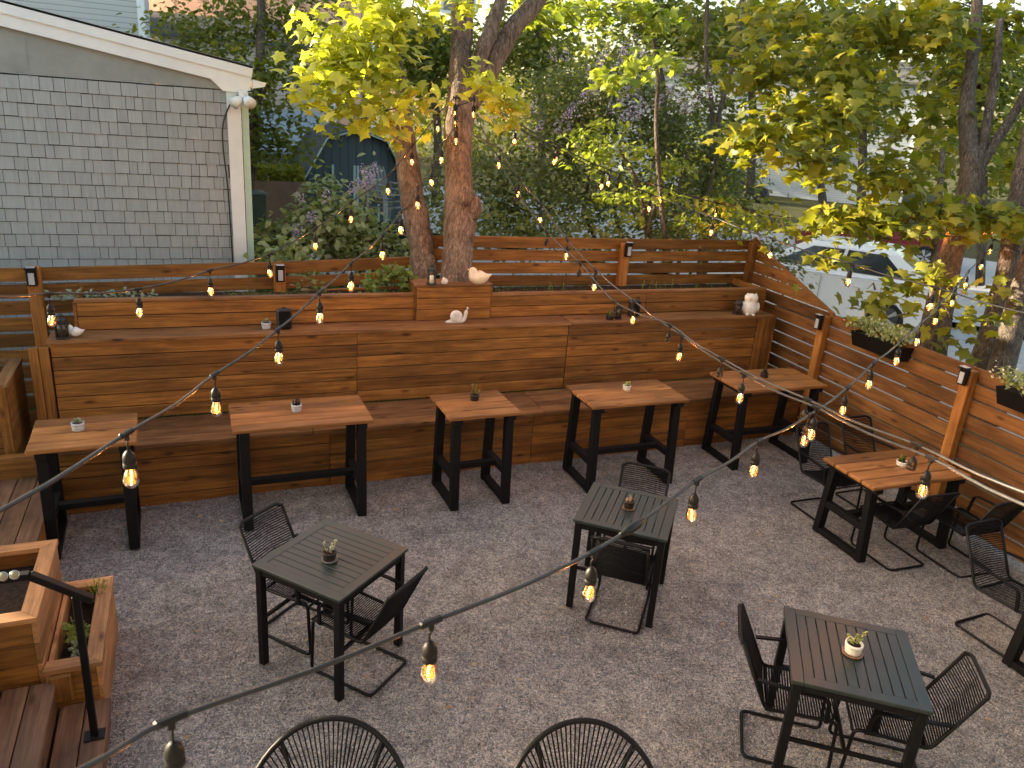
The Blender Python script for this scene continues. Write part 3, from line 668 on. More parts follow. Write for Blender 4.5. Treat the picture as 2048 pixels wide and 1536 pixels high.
def chair(x, y, rz, label):
    o = proto if not used[0] else copy_tree(proto); used[0] = True
    o.location = (x, y, 0); o.rotation_euler = (0, 0, rz); o.scale = (.89, .89, .89); tag(o, label, 'chair', 'black cord chairs with bent tube frames'); return o
def face(x, y, tx, ty, label, dx=0): a = math.atan2(ty - y, tx - x) - PI / 2; return chair(x, y, a + dx, label)
chair(.53, 4.44, math.radians(-139.5), 'cord chair at the upper left side of the left slatted table')
chair(.83, 3.95, math.radians(40), 'cord chair seen from behind at the right side of the left slatted table')
chair(3.04, 4.45, math.radians(139.5), 'cord chair tucked behind the middle slatted table, only its back showing')
chair(2.69, 4.0, math.radians(-40.5), 'cord chair pushed under the front of the middle slatted table')
chair(2.99, 2.61, math.radians(-127), 'cord chair with its back to us at the left side of the nearest slatted table')
chair(3.405, 2.28, math.radians(53), 'cord chair at the right side of the nearest slatted table')
chair(5.35, 4.82, PI - .03, 'cord chair between the low plank table and the corner table, facing us')
chair(5.36, 4.03, -.05, 'left of the two cord chairs pushed under the front of the low plank table')
chair(5.86, 3.78, -.05, 'right of the two cord chairs at the front of the low plank table')
chair(5.26, 2.93, PI + .03, 'cord chair at the right edge of the photo, its foot loop on open gravel')
chair(5.95, 4.86, PI, 'cord chair against the side fence behind the low plank table')

# round string chairs in the foreground
def round_chair(loc, rz, label):
    e = empty('round_cord_chair', loc, rz, label, 'chair', 'round backed cord lounge chairs'); c = Vector((0, .06, .52)); th = math.radians(54)
    U = Vector((1, 0, 0)); V = Vector((0, math.cos(th), math.sin(th)))
    def P(a, s=1.): return c + U * (.345 * s * math.cos(a)) + V * (.40 * s * math.sin(a))
    mb = MB(); mb.tube([P(2 * PI * i / 48) for i in range(48)], .0125, 8, closed=True); mb.build('rim', BLACKM, e)
    hub = c - V * .06 + V.cross(U) * .22 if False else c + Vector((0, .16, -.20)); mb = MB()
    hub = c + Vector((0, .10, -.22))
    for i in range(96):
        a = 2 * PI * i / 96; p = P(a); q = hub + U * .05 * math.cos(a) + V * .05 * math.sin(a); m_ = p.lerp(q, .5) + Vector((0, .02, -.035))
        mb.tube([p, m_, q], .0038, 4)
    mb.build('cord_shell', CORD, e)
    mb = MB(); mb.tube([hub + U * .05 * math.cos(2 * PI * i / 16) + V * .05 * math.sin(2 * PI * i / 16) for i in range(16)], .008, 6, closed=True); mb.build('hub_ring', BLACKM, e)
    for a, f in ((.9, (.30, .22, 0)), (2.24, (-.30, .22, 0)), (4.71, (0, -.30, 0))):
        mb = MB(); mb.tube([P(a), hub + Vector((f[0] * .3, f[1] * .3, -.05)), Vector(f)], .010, 7); mb.build('leg', BLACKM, e)
    return e
round_chair((.355, 2.39, 0), math.radians(-17), 'round cord chair at the bottom edge, left one, only its curved back in view')
round_chair((1.38, 2.05, 0), math.radians(-20), 'round cord chair at the bottom edge, right one, only its curved back in view')

# =================================================================== STAIR, DECK, PLANTERS on the left
st = empty('deck_platform', (-2.3, 5.2, 0), 0, 'low wooden deck at the left edge, between the planters and the greenery', 'deck')
mb = MB(); x = -1.10
while x > -4.2: mb.box((x - .068, 5.62, .325), (.132, 1.72, .03), None, 1, .003); x -= .138
mb.build('deck_boards', W_deck, st, True)
mb = MB(); mb.box((-1.115, 5.62, .155), (.025, 1.72, .31), None, 1); mb.build('skirt_board', W_bench, st, True)
mb = MB(); mb.box((-2.65, 6.50, .33), (3.1, .035, .36), None, 0, .004); mb.box((-2.65, 6.54, .50), (3.1, .08, .025), None, 0); mb.build('edge_board', W_bench, st, True)
sp = empty('stairs', (-1.0, 3.3, 0), 0, 'wooden stair treads in the bottom left corner, stepping down to the gravel', 'stairs')
for i, (xr, zt) in enumerate(((-.555, .17), (-.80, .34), (-1.045, .51), (-1.29, .68))):
    mb = MB()
    for k in range(2): mb.box((xr - .062 - k * .124, 2.76, zt - .016), (.118, 2.30, .032), None, 1, .004)
    mb.build('tread', W_deck, sp, True)
    mb = MB(); mb.box((xr - .028, 2.76, (zt - .034) / 2), (.025, 2.28, zt - .034), None, 1); mb.build('riser', W_deck, sp, True)
def planter(x0, x1, y0, y1, zt, z0, label, nb, noleft=False):
    e = empty('planter_box', ((x0 + x1) / 2, (y0 + y1) / 2, z0), 0, label, 'planter', 'open wooden planter boxes beside the stairs'); rw = .075
    h = (zt - .03 - z0) / nb
    for x_ in (x1 - .012, x0 + .012):
        mb = MB()
        for i in range(nb): mb.box((x_, (y0 + y1) / 2, z0 + h * (i + .5)), (.024, y1 - y0, h - .003), None, 1, .002)
        mb.build('side_wall', W_planter, e, True)
    for y_ in (y0 + .012, y1 - .012):
        mb = MB()
        for i in range(nb): mb.box(((x0 + x1) / 2, y_, z0 + h * (i + .5)), (x1 - x0 - .05, .024, h - .003), None, 0, .002)
        mb.build('end_wall', W_bench, e, True)
    # mitred rim
    mb = MB(); o = .008; a = [(x0 - o, y0 - o), (x1 + o, y0 - o), (x1 + o, y1 + o), (x0 - o, y1 + o)]; b = [(x0 + rw, y0 + rw), (x1 - rw, y0 + rw), (x1 - rw, y1 - rw), (x0 + rw, y1 - rw)]
    if noleft: b[0] = (x0, b[0][1]); b[3] = (x0, b[3][1])
    for i in range(3 if noleft else 4):
        j = (i + 1) % 4; P = [a[i], a[j], b[j], b[i]]; cx = sum(p[0] for p in P) / 4; cy = sum(p[1] for p in P) / 4; P = [(cx + (p[0] - cx) * .996, cy + (p[1] - cy) * .996) for p in P]
        vs = [(p[0], p[1], zt - .028) for p in P] + [(p[0], p[1], zt) for p in P]; off = random.uniform(0, 50)
        gs = [(v[i % 2] + off, v[(i + 1) % 2] + off, v[2]) for v in vs]
        mb.quadmesh(vs, [(3, 2, 1, 0), (4, 5, 6, 7), (0, 1, 5, 4), (1, 2, 6, 5), (2, 3, 7, 6), (3, 0, 4, 7)], gs)
    mb.build('rim', W_planter, e, True)
    mb = MB(); mb.box(((x0 + x1) / 2, (y0 + y1) / 2, zt - .16), (x1 - x0 - .06, y1 - y0 - .06, .04)); mb.build('soil', SOIL, e, True)
    return e
planter(-1.75, -.862, 3.965, 4.75, .715, .02, 'taller empty planter box behind the handrail in the bottom left corner', 5)
planter(-.853, -.59, 3.93, 4.76, .40, -.02, 'lower planter box with small green plants, on the gravel side', 3, True)
mb = MB(); mb.box((-.78, 3.905, .29), (.10, .03, .16), None, 2, .003)
tag(mb.build('wood_block', W_bench), 'short reddish board fixed to the front of the lower planter', 'wood block')
hr = empty('handrail', (-.615, 3.63, .17), 0, 'black square tube handrail rising beside the wooden stairs', 'handrail')
mb = MB(); mb.box((-.613, 3.633, .60), (.034, .034, .84), None, 2, .003); mb.build('post', BLACKM, hr, True)
mb = MB(); mb.box((-.613, 3.633, .176), (.095, .075, .01), None, 0, .002); mb.ball((-.62, 3.61, .183), (.011, .011, .006), 8); mb.build('base_plate', BLACKM, hr, True)
mb = MB(); mb.beam((-.545, 3.633, .985), (-.785, 3.633, 1.165), .042, .034, bev=.003); mb.beam((-.785, 3.634, 1.165), (-1.9, 3.634, 1.165), .0415, .0335, bev=.003); mb.build('rail', BLACKM, hr, True)
LENS = mat('pale yellow lamp lens', (.24, .22, .11), .25)
for i, (x, l) in enumerate(((-.835, 'rightmost of the round spot lamps clipped on the black handrail'), (-.880, 'second round spot lamp from the bend of the black handrail'), (-.925, 'round spot lamp on the black handrail at the left edge of the photo'))):
    e = empty('spot_lamp', (x, 3.60, 1.195), 0, l, 'spot lamp', 'small round spot lamps clipped to the handrail')
    q = Vector((.0, -.75, .65)).to_track_quat('Z', 'Y').to_matrix(); mb = MB(); mb.lathe((0, 0, 0), [(.012, -.02), (.020, -.012), (.021, .014), (.017, .0145)], 16, rot=q); mb.build('housing', mat('brushed metal', (.35, .34, .33), .3, .8), e)
    mb = MB(); mb.lathe((0, 0, 0), [(.016, .0145), (.015, .017)], 16, rot=q); mb.build('lens', LENS, e)
# box planter at far left by the fence
e = empty('planter_box', (-1.75, 6.7, 0), 0, 'brown planter box cut off by the left edge, below the fence', 'planter')
mb = MB(); planks_xz(mb, -2.4, -1.44, 6.78, .36, 1.0, 5); mb.build('side_board', W_bench, e, True)
mb = MB(); mb.box((-1.428, 7.1, .68), (.024, .66, .66), None, 1, .003); mb.box((-1.455, 6.74, .68), (.07, .03, .68), None, 2, .003); mb.build('end_board', W_bench, e, True)
mb = MB(); mb.box((-1.455, 7.08, 1.03), (.10, .70, .03), None, 1, .003); mb.box((-1.95, 6.78, 1.03), (.89, .09, .03), None, 0, .003); mb.box((-1.95, 7.38, 1.029), (.89, .09, .03), None, 0); mb.build('rim', W_seat, e, True)
mb = MB(); mb.box((-1.95, 7.1, .9), (.85, .5, .05)); mb.build('soil', SOIL, e, True)
#@@PART2@@
# =================================================================== POTS and ornaments
def pot(px, py, z, r, h, m, label, kind, saucer=None, slope=.92, pm=None, seed=0):
    p = at(px, py, z=z); e = empty('plant_pot', p, 0, label, 'plant pot', 'small potted plants on the tables and shelf')
    zb = .0
    if saucer: mb = MB(); mb.lathe((0, 0, 0), [(r * .9, 0), (r * 1.25, .006), (r * 1.25, .011), (r * 1.12, .008)], 20); mb.build('saucer', saucer, e); zb = .009
    mb = MB(); mb.lathe((0, 0, zb), [(r * slope * .93, 0), (r * slope, .004), (r, h * .55), (r * 1.0, h * .72), (r * 1.06, h * .75), (r * 1.06, h), (r * .90, h), (r * .88, h * .86)], 24); mb.build('pot', m, e)
    mb = MB(); mb.lathe((0, 0, zb), [(r * .9, h * .84), (r * .5, h * .9), (.001, h * .92)], 16); mb.build('soil', SOIL, e)
    c = np.array([p.x, p.y, z + zb + h * .93])
    if kind == 'rosette':
        P = []; N = []; T = []
        for k in range(26):
            a = k * 2.4; q = k / 26; P.append(c + np.array([math.cos(a), math.sin(a), 0]) * r * .75 * (1 - q * .75) + [0, 0, r * .7 * q]); T.append([math.cos(a), math.sin(a), .3 + q * 1.6]); N.append([-math.cos(a) * (.3 + q), -math.sin(a) * (.3 + q), 1])
        leaves('plant', P, N, r * .8, OVAL, pm or SUCC, e, np.array(T))
    elif kind == 'sprig':
        mb = MB(); P = []; N = []; T = []
        rs = random.Random(seed)
        for k in range(5):
            a = k * 1.3 + seed; tip = Vector((math.cos(a) * r * .9, math.sin(a) * r * .9, h * .9 + r * (1.0 + rs.random() * 1.3))); b = Vector((math.cos(a) * r * .2, math.sin(a) * r * .2, h * .85)); mb.tube([b, b.lerp(tip, .6) + Vector((0, 0, r * .2)), tip], .0022, 5)
            for j in range(7):
                q = b.lerp(tip, .35 + j * .11); P.append(np.array(p) + np.array(q)); T.append([rs.uniform(-1, 1), rs.uniform(-1, 1), .5]); N.append([rs.uniform(-.5, .5), rs.uniform(-.5, .5), 1])
        mb.build('stem', BARK_D, e); leaves('plant', P, N, r * .62, OVAL, pm or YSUCC, e, np.array(T))
    else:   # cluster of stubby columns
        mb = MB(); rs = random.Random(seed + 3)
        for k in range(9):
            a = rs.random() * 6.28; q = rs.random() ** .5 * r * .7; hh = r * rs.uniform(.6, 1.5); mb.lathe((math.cos(a) * q, math.sin(a) * q, h * .85), [(r * .14, 0), (r * .2, hh * .5), (r * .17, hh * .9), (.001, hh)], 8)
        mb.build('plant', pm or SUCC, e)
    return e
SAUC = paint('grey saucer', (.16, .16, .15), .5, .2, 20)
BRSAUC = paint('brown saucer', (.22, .12, .07), .5, .2, 20)
pot(157, 860, .893, .043, .062, GREYPOT, 'grey pot with a rosette succulent on the far left high table', 'rosette')
pot(593, 822, .893, .041, .062, GREYPOT, 'grey pot with a dark cactus on the long high table under the left string', 'cluster', pm=DARKPOT)
pot(949, 800, .893, .040, .055, DARKPOT, 'black pot with bright green sprigs on the small square high table', 'sprig', seed=2, pm=LEAF_BRIGHT)
pot(1253, 780, .893, .038, .050, WHITEPOT, 'white pot with a pale succulent on the fourth high table', 'cluster', seed=1, pm=YSUCC)
pot(1528, 754, .893, .040, .045, DARKPOT, 'dark square pot on the high table in the right corner', 'cluster', pm=DARKPOT, slope=1)
pot(1803, 931, .715, .046, .042, WHITEPOT, 'low white ribbed bowl of green on the low plank table', 'cluster', seed=4, pm=LEAF_MID)
pot(659, 1120, .72, .040, .052, DARKPOT, 'black pot with pale sprigs on the left slatted table', 'sprig', saucer=SAUC, seed=1, pm=SUCC)
pot(1257, 1017, .72, .036, .058, DARKPOT, 'dark pot heaped with a brown knobbly succulent on the middle slatted table', 'cluster', saucer=BRSAUC, seed=5, pm=paint('brown succulent', (.30, .21, .12), .7, .3, 30))
pot(1704, 1307, .72, .044, .060, WHITEPOT, 'white pot with leaning yellow green stems on the nearest slatted table', 'sprig', saucer=BRSAUC, seed=3)
pot(533, 657, 1.316, .042, .060, GREYPOT, 'grey pot with a pointed succulent on the shelf beside a black speaker', 'rosette')
pot(1219, 639, 1.313, .042, .045, DARKPOT, 'dark pot of green on the shelf left of two small black lanterns', 'cluster', seed=2, pm=LEAF_MID)

def lantern(px, py, z, h, wd, label, m, candle=False, six=False):
    p = at(px, py, z=z); e = empty('lantern', p, .3, label, 'lantern', 'small black candle lanterns'); b = wd / 2; n = 6 if six else 4
    def ring(r, z0, z1, nm, mm=m):
        mb = MB(); mb.lathe((0, 0, 0), [(r, z0), (r * 1.03, z0 + .003), (r * 1.03, z1 - .003), (r, z1)], n, rot=Matrix.Rotation(PI / n, 3, 'Z')); mb.v and None; mb.sm = [False] * len(mb.f); mb.build(nm, mm, e)
    ring(b * 1.12, 0, h * .07, 'base'); ring(b * 1.05, h * .64, h * .69, 'collar')
    for k in range(n):
        a = 2 * PI * k / n + .26; mb = MB(); mb.box((b * math.cos(a), b * math.sin(a), h * .36), (.007, .007, h * .6)); mb.build('bar', m, e)
    mb = MB(); mb.lathe((0, 0, 0), [(b * 1.0, h * .69), (b * .55, h * .80), (b * .42, h * .81), (b * .42, h * .88), (b * .5, h * .885), (b * .2, h * .94), (.001, h * .95)], n if not six else 12); mb.build('roof', m, e)
    mb = MB(); mb.tube([(0.011 * math.cos(t_), 0, h * .95 + .011 * math.sin(t_)) for t_ in [2 * PI * i / 10 for i in range(10)]], .002, 5, closed=True); mb.build('ring', m, e)
    if candle: mb = MB(); mb.lathe((0, 0, 0), [(b * .42, h * .07), (b * .42, h * .42), (b * .3, h * .43), (.001, h * .425)], 16); mb.build('candle', mat('wax', (.75, .68, .5), .5), e)
    else:
        mb = MB(); mb.lathe((0, 0, 0), [(b * .8, h * .07), (b * .8, h * .63)], n, rot=Matrix.Rotation(PI / n, 3, 'Z')); mb.build('glass', mat('smoky glass', (.05, .035, .025), .1), e)
    return e
LANT = paint('black lantern metal', (.018, .02, .022), .4, .4, 30)
LGRN = paint('dark green lantern metal', (.02, .035, .035), .4, .3, 30)
lantern(126, 676, 1.316, .215, .105, 'black lantern with a ribbed body at the left end of the shelf', LANT, six=True)
lantern(863, 569, 1.682, .215, .098, 'dark green lantern with a cream candle at the foot of the maples', LGRN, candle=True)
lantern(1236, 638, 1.313, .20, .070, 'thin black lantern on the shelf left of the speaker with a handle', LANT)
lantern(1474, 628, 1.313, .19, .105, 'squat dark brown lantern on the shelf beside the white owl', paint('brown lantern', (.035, .024, .018), .4, .4, 30), six=True)
def bird(px, py, z, s, rz, label, m):
    p = at(px, py, z=z); e = empty('bird_figurine', p, rz, label, 'bird figurine', 'ceramic birds')
    mb = MB(); n = 20; vs = []; path = [(-.62, .53, .04), (-.50, .47, .08), (-.32, .40, .22), (-.12, .37, .34), (.08, .37, .38), (.24, .44, .34), (.32, .58, .25), (.34, .70, .21), (.35, .80, .16), (.35, .87, .05)]
    P = [Vector((x, 0, z_)) * s for x, z_, r_ in path]; mb.tube(*[smooth(P, [r_ * s for x, z_, r_ in path], 4)[0], smooth(P, [r_ * s for x, z_, r_ in path], 4)[1]], 16)
    b = mb.build('body', m, e)
    mb = MB(); mb.lathe(Vector((.54, 0, .74)) * s, [(.05 * s, 0), (.03 * s, .05 * s), (.001, .11 * s)], 10, rot=Matrix.Rotation(PI / 2, 3, 'Y')); mb.build('beak', m, e)
    for q in (-1, 1): mb = MB(); mb.ball(Vector((.45, q * .16, .78)) * s, .025 * s, 8); mb.build('eye', mat('eye', (.05, .04, .03), .3), e)
    for q in (-1, 1): mb = MB(); mb.ball(Vector((-.02, q * .30, .40)) * s, (.26 * s, .07 * s, .17 * s), 12); mb.build('wing', m, e)
    return e
bird(152, 673, 1.316, .115, PI - .2, 'small white bird figurine beside the lantern at the left end of the shelf', CERAM)
bird(889, 569, 1.682, .088, -2.2, 'tiny white bird figurine between the two maple trunks', CERAM)
bird(958, 569, 1.682, .20, PI - .1, 'large cream bird ornament right of the maple trunks', CREAM)
# snail
e = empty('snail_figurine', at(913, 646, z=1.314), -.1, 'white snail ornament on the shelf below the maple trunks', 'snail figurine')
mb = MB(); P = [(-.115, 0, .010), (-.07, 0, .016), (0, 0, .022), (.05, 0, .026), (.075, 0, .045), (.088, 0, .085), (.094, 0, .115), (.10, 0, .128)]
a, b = smooth([Vector(p) for p in P], [.004, .020, .028, .026, .022, .018, .019, .008], 4); mb.tube(a, b, 12); mb.build('body', CERAM, e)
mb = MB(); pts_ = []; rr_ = []
for k in range(70):
    t_ = k / 69; A = -1.3 + t_ * 2.6 * 2 * PI; R0 = .058 * (1 - t_) ** .9 + .002; pts_.append(Vector((-.015 + R0 * math.cos(A) * .8, -.012 - .030 * t_, .072 + R0 * math.sin(A) * .8))); rr_.append(.005 + .022 * (1 - t_))
mb.tube(pts_, rr_, 12); mb.ball((-.015, .006, .072), (.052, .026, .052), 16); mb.build('shell', CERAM, e)
for q in (-1, 1): mb = MB(); mb.tube([(.098, q * .009, .12), (.108, q * .017, .155)], [.004, .003], 6); mb.ball((.108, q * .017, .156), .006, 8); mb.build('feeler', CERAM, e)
# owl
e = empty('owl_figurine', at(1497, 629, z=1.313), -.35, 'white round owl ornament at the right end of the shelf', 'owl figurine'); k_ = 1.12
mb = MB(); mb.lathe((0, 0, 0), [(r_ * k_, z_ * k_) for r_, z_ in ((.045, 0), (.066, .02), (.082, .06), (.082, .095), (.066, .125), (.062, .14), (.070, .165), (.068, .195), (.050, .215), (.001, .222))], 24, sy=.85); mb.build('body', CERAM, e)
for q in (-1, 1):
    mb = MB(); mb.lathe((q * .045 * k_, 0, .20 * k_), [(.018, 0), (.012, .018), (.001, .034)], 10); mb.build('ear_tuft', CERAM, e)
    mb = MB(); mb.ball((q * .028 * k_, -.052 * k_, .175 * k_), (.022, .010, .022), 12); mb.build('eye', CREAM, e)
    mb = MB(); mb.ball((q * .078 * k_, -.01, .085 * k_), (.016, .05, .058), 12); mb.build('wing', CERAM, e)
    mb = MB(); mb.ball((q * .035, -.055, .012), (.022, .028, .013), 10); mb.build('foot', CERAM, e)
# speakers
def speaker(px, py, z, wd, h, rz, label, handle=False):
    e = empty('speaker', at(px, py, z=z), rz, label, 'speaker', 'black outdoor speakers on the shelf')
    b = wd / 2; mb = MB(); mb.box((0, 0, h / 2), (wd, wd * .6, h), None, 2, .022); mb.build('cabinet', DARKPOT, e)
    mb = MB(); mb.box((0, -b * .61, h / 2), (wd * .74, .008, h * .84), None, 2, .006); mb.build('grille', CORD, e)
    mb = MB(); mb.tube([(.18 * wd, -b * .3 * 0, h + .001), (.2 * wd, 0, h + .03), (.42 * wd, 0, h + .03), (.44 * wd, 0, h + .001)] if handle else [(-.1 * wd, 0, h), (-.1 * wd, 0, h + .008), (.1 * wd, 0, h + .008), (.1 * wd, 0, h)], .004, 6); mb.build('handle', BLACKM, e)
speaker(569, 658, 1.316, .138, .195, 0, 'black speaker with rounded edges on the shelf, left part')
speaker(1266, 633, 1.313, .135, .19, .15, 'black speaker with a wire handle on the shelf, right part', True)

# =================================================================== STRING LIGHTS
SOCKM = None
def socket_mesh():
    mb = MB(); mb.lathe((0, 0, 0), [(.0175, .028), (.020, .030), (.020, .044), (.0175, .046), (.0195, .049), (.0195, .062), (.017, .074), (.010, .084), (.006, .088)][::1], 16)
    mb.tube(smooth([Vector((0, 0, .085)), Vector((.004, 0, .105)), Vector((-.005, 0, .125)), Vector((0, 0, .145))], [.0032] * 4, 3)[0], .0032, 6)
    o = mb.build('socket', SOCK); return o
def bulb_mesh():
    mb = MB(); mb.lathe((0, 0, 0), [(.012, .032), (.0135, .024), (.019, .012), (.0235, -.004), (.0240, -.014), (.0215, -.026), (.014, -.036), (.006, -.0405), (.001, -.041)], 18); g = mb.build('bulb', GLASS)
    mb = MB(); mb.tube([(-.003, 0, .018), (.001, .002, .002), (.004, 0, -.020)], .0032, 7); f = mb.build('filament', FIL); return g, f
s0 = socket_mesh(); g0, f0 = bulb_mesh(); protos = (s0.data, g0.data, f0.data)
for o in (s0, g0, f0): bpy.data.objects.remove(o)
LD = bpy.data.lights.new('bulb_light', 'POINT'); LD.energy = BULB_W; LD.color = (1.0, .42, .12); LD.shadow_soft_size = .006
CABLE_P = paint('sunlit pale cable', (.04, .037, .034), .4, .3, 40, .5)  # paler cable: sunlight on the twin strings put into the colour
LD2 = LD.copy(); LD2.energy = .25
def string(label, start, bulbs, end, extra=(), cm=None, ld=None):
    """bulbs: (px, py, depth, lit)"""
    B = [(at(b[0], b[1], d=b[2]), b[3] if len(b) > 3 else 1) for b in bulbs]
    A = [b + Vector((0, 0, .145)) for b, _ in B]; S = at(*start[:2], d=start[2]); E_ = at(*end[:2], d=end[2])
    e = empty('string_light', A[0], 0, label, 'string light', 'bulb strings fanning out from the maple')
    pts = [S]
    allp = [S] + A + [E_]
    for i in range(len(allp) - 1):
        a, b = allp[i], allp[i + 1]; L = (b - a).length; pts.append(a.lerp(b, .5) - Vector((0, 0, .018 * L))); pts.append(b)
    cp, _ = smooth(pts, [1] * len(pts), 3); mb = MB(); mb.tube(cp, .0062, 7); mb.build('cable', cm or CABLE, e, True)
    for i, (b, lit) in enumerate(B):
        dirv = (allp[i + 2] - allp[i]).normalized(); rz = random.uniform(0, 6.28); tl = random.uniform(-.12, .12)
        loc = b - A[0]
        so = bpy.data.objects.new('socket', protos[0]); COL.objects.link(so); so.parent = e; so.location = loc + (Vector((0, 0, 0)) if lit else Vector((0, 0, -.03)) * 0); so.rotation_euler = (0, 0, rz)
        mb = MB(); c = A[i]; mb.beam(c - dirv * .034, c + dirv * .034, .017, .017, bev=.004); mb.box(c + Vector((0, 0, -.012)), (.014, .014, .02)); mb.build('connector', SOCK, e, True)
        if lit:
            bo = bpy.data.objects.new('bulb', protos[1]); COL.objects.link(bo); bo.parent = e; bo.location = loc; bo.rotation_euler = (tl, random.uniform(-.1, .1), rz)
            fo = bpy.data.objects.new('filament', protos[2]); COL.objects.link(fo); fo.parent = bo
            lo = bpy.data.objects.new('bulb_light', ld or LD); COL.objects.link(lo); lo.parent = bo; lo.location = (0, 0, -.004)
    for (px, py, d) in extra:
        c = at(px, py, d=d); mb = MB(); k = min(range(len(cp)), key=lambda i: (cp[i] - c).length); dirv = (cp[min(k + 1, len(cp) - 1)] - cp[max(k - 1, 0)]).normalized(); c = cp[k]
        mb.tube([c - dirv * .075, c - dirv * .05, c - dirv * .03, c + dirv * .03, c + dirv * .05, c + dirv * .075], [.009, .010, .016, .016, .010, .009], 10); mb.build('plug', SOCK, e, True)
    return e
string('string of bulbs crossing the left tables from the left edge up to the maple', (-120, 1085, 1.7),
       [(262, 952, 2.41), (433, 815, 3.2), (558, 715, 3.82), (640, 635, 4.3), (702, 572, 4.85), (765, 510, 5.45), (802, 460, 5.9), (835, 410, 6.4), (863, 365, 6.8), (883, 320, 7.1)], (908, 255, 7.45))
string('string of bulbs along the left rear fence, rising past the lilac to the maple', (-60, 592, 3.5),
       [(104, 640, 4.15), (280, 624, 4.8), (422, 582, 5.4), (540, 546, 5.95), (631, 492, 6.35), (702, 438, 6.75), (776, 382, 7.05), (824, 324, 7.3), (876, 258, 7.5)], (914, 190, 7.55))
string('nearest string of bulbs, sweeping from the lower left over the gravel to the right trees', (60, 1590, 1.3),
       [(353, 1550, 1.6), (858, 1340, 1.95), (1178, 1182, 2.45), (1383, 1028, 2.95), (1507, 940, 3.5), (1608, 880, 4.1), (1685, 820, 4.6), (1737, 768, 4.95), (1792, 722, 5.4), (1833, 683, 5.9), (1870, 642, 6.5), (1903, 606, 7.1), (1930, 570, 7.8), (1962, 533, 8.4)], (2003, 495, 8.9), [(1250, 1045, 2.6)])
string('lit lower one of the twin strings running from the maple to the right edge', (948, 268, 7.5),
       [(998, 330, 7.45), (1036, 388, 7.3), (1080, 440, 7.1), (1132, 512, 6.85), (1188, 574, 6.4), (1265, 640, 5.9), (1358, 712, 5.3), (1480, 795, 4.6), (1622, 868, 3.95), (1845, 980, 3.2)], (2120, 1040, 2.5), (), CABLE_P)
string('upper one of the twin strings with empty sockets, maple to the right edge', (952, 232, 7.5),
       [(1030, 414, 7.2, 0), (1092, 497, 6.9, 0), (1157, 560, 6.5, 0), (1226, 640, 6.1, 0), (1335, 690, 5.35, 0), (1437, 762, 4.75, 0), (1605, 850, 4.1, 0), (1818, 950, 3.4, 0)], (2120, 1012, 2.7), (), CABLE_P)
string('string of bulbs dipping behind the corner fence and out over the street side', (962, 190, 7.5),
       [(1029, 283, 7.6), (1108, 324, 7.8), (1203, 373, 7.9), (1298, 418, 7.8), (1422, 465, 7.4), (1540, 510, 6.9), (1696, 563, 6.3), (1860, 613, 5.7)], (2110, 640, 5.1))
string('farthest string of bulbs, through the right maple leaves', (965, 200, 7.6),
       [(1112, 318, 8.2), (1217, 367, 8.7), (1320, 398, 9.2), (1431, 430, 9.6), (1536, 452, 9.9), (1652, 465, 9.9), (1763, 470, 9.7), (1880, 468, 9.4), (1980, 503, 8.9)], (2080, 520, 8.4))
for px, py, d, l in ((912, 232, 7.42, 'short strand of bulbs hanging down the front of the right maple trunk'),):
    string(l, (915, 190, 7.35), [(910, 228, 7.3), (947, 230, 7.32), (912, 247, 7.28), (912, 282, 7.26)], (915, 262, 7.3), (), None, LD2)

# =================================================================== VEGETATION
def clump(px, py, d, rx, ry, n, rd=None):
    k = d / FPX; return (at(px, py, d=d), (rx * k, (rd or max(rx, ry) * .9) * k, ry * k), n)
def tree(name, label, clumps, m, size, tpl=MAPLE, trunks=(), bark_=BARK, cat='tree', group='trees behind the court', per=26, sr=.28, flat=.35, twig=.5, base=None, rough=.012, tr=.012, burls=()):
    b = base if base is not None else (trunks[0][0][0] if trunks else Vector(clumps[0][0]))
    e = empty(name, (b[0], b[1], 0), 0, label, cat, group)
    for T in trunks:
        P, R = T[:2]; mb = MB(); mb.tube(P, R, 18 if R[0] > .05 else 8); o = mb.build('trunk' if len(T) < 3 else T[2], bark_, e, True)
        if R[0] > .05: roughen(o, rough)
    for c, r_, nm in burls:
        mb = MB(); mb.ball(c, r_, 20); o = mb.build(nm, bark_, e, True); roughen(o, .012)
    if clumps:
        P, N, T, tw = sprays(clumps, per, sr, flat); leaves('foliage', P, N, size, tpl, m, e, T)
        if twig: twig_meshes(tw, tr, int(24 * twig), bark_, e)
    return e
# the double maple in the tree box
D0 = 8.0
t1 = pxtrunk([(846, 585, 27), (845, 557, 26), (844, 525, 24), (842, 490, 23), (834, 440, 24), (824, 400, 25), (819, 360, 23), (812, 310, 22), (805, 258, 21), (799, 205, 21), (791, 150, 20), (777, 90, 19), (752, 20, 18), (728, -60, 17), (700, -160, 15), (660, -320, 11)], 8.12, 6)
t2 = pxtrunk([(911, 585, 34), (911, 556, 33), (916, 500, 30), (919, 450, 32), (921, 410, 31), (918, 362, 27), (917, 310, 27), (918, 258, 28), (922, 215, 29), (928, 175, 30)], D0, 6)
t2a = pxtrunk([(922, 190, 26), (922, 140, 23), (924, 60, 22), (926, 0, 21), (930, -120, 18), (925, -300, 13)], D0, 5)
t2b = pxtrunk([(945, 175, 16), (962, 110, 15), (985, 50, 14), (1003, 0, 13), (1040, -100, 12), (1070, -250, 9)], D0 - .05, 5)
t2c = pxtrunk([(940, 205, 19), (968, 165, 18), (1000, 105, 18), (1035, 45, 18), (1078, -5, 17), (1150, -110, 15), (1260, -280, 10)], D0 + .05, 5)
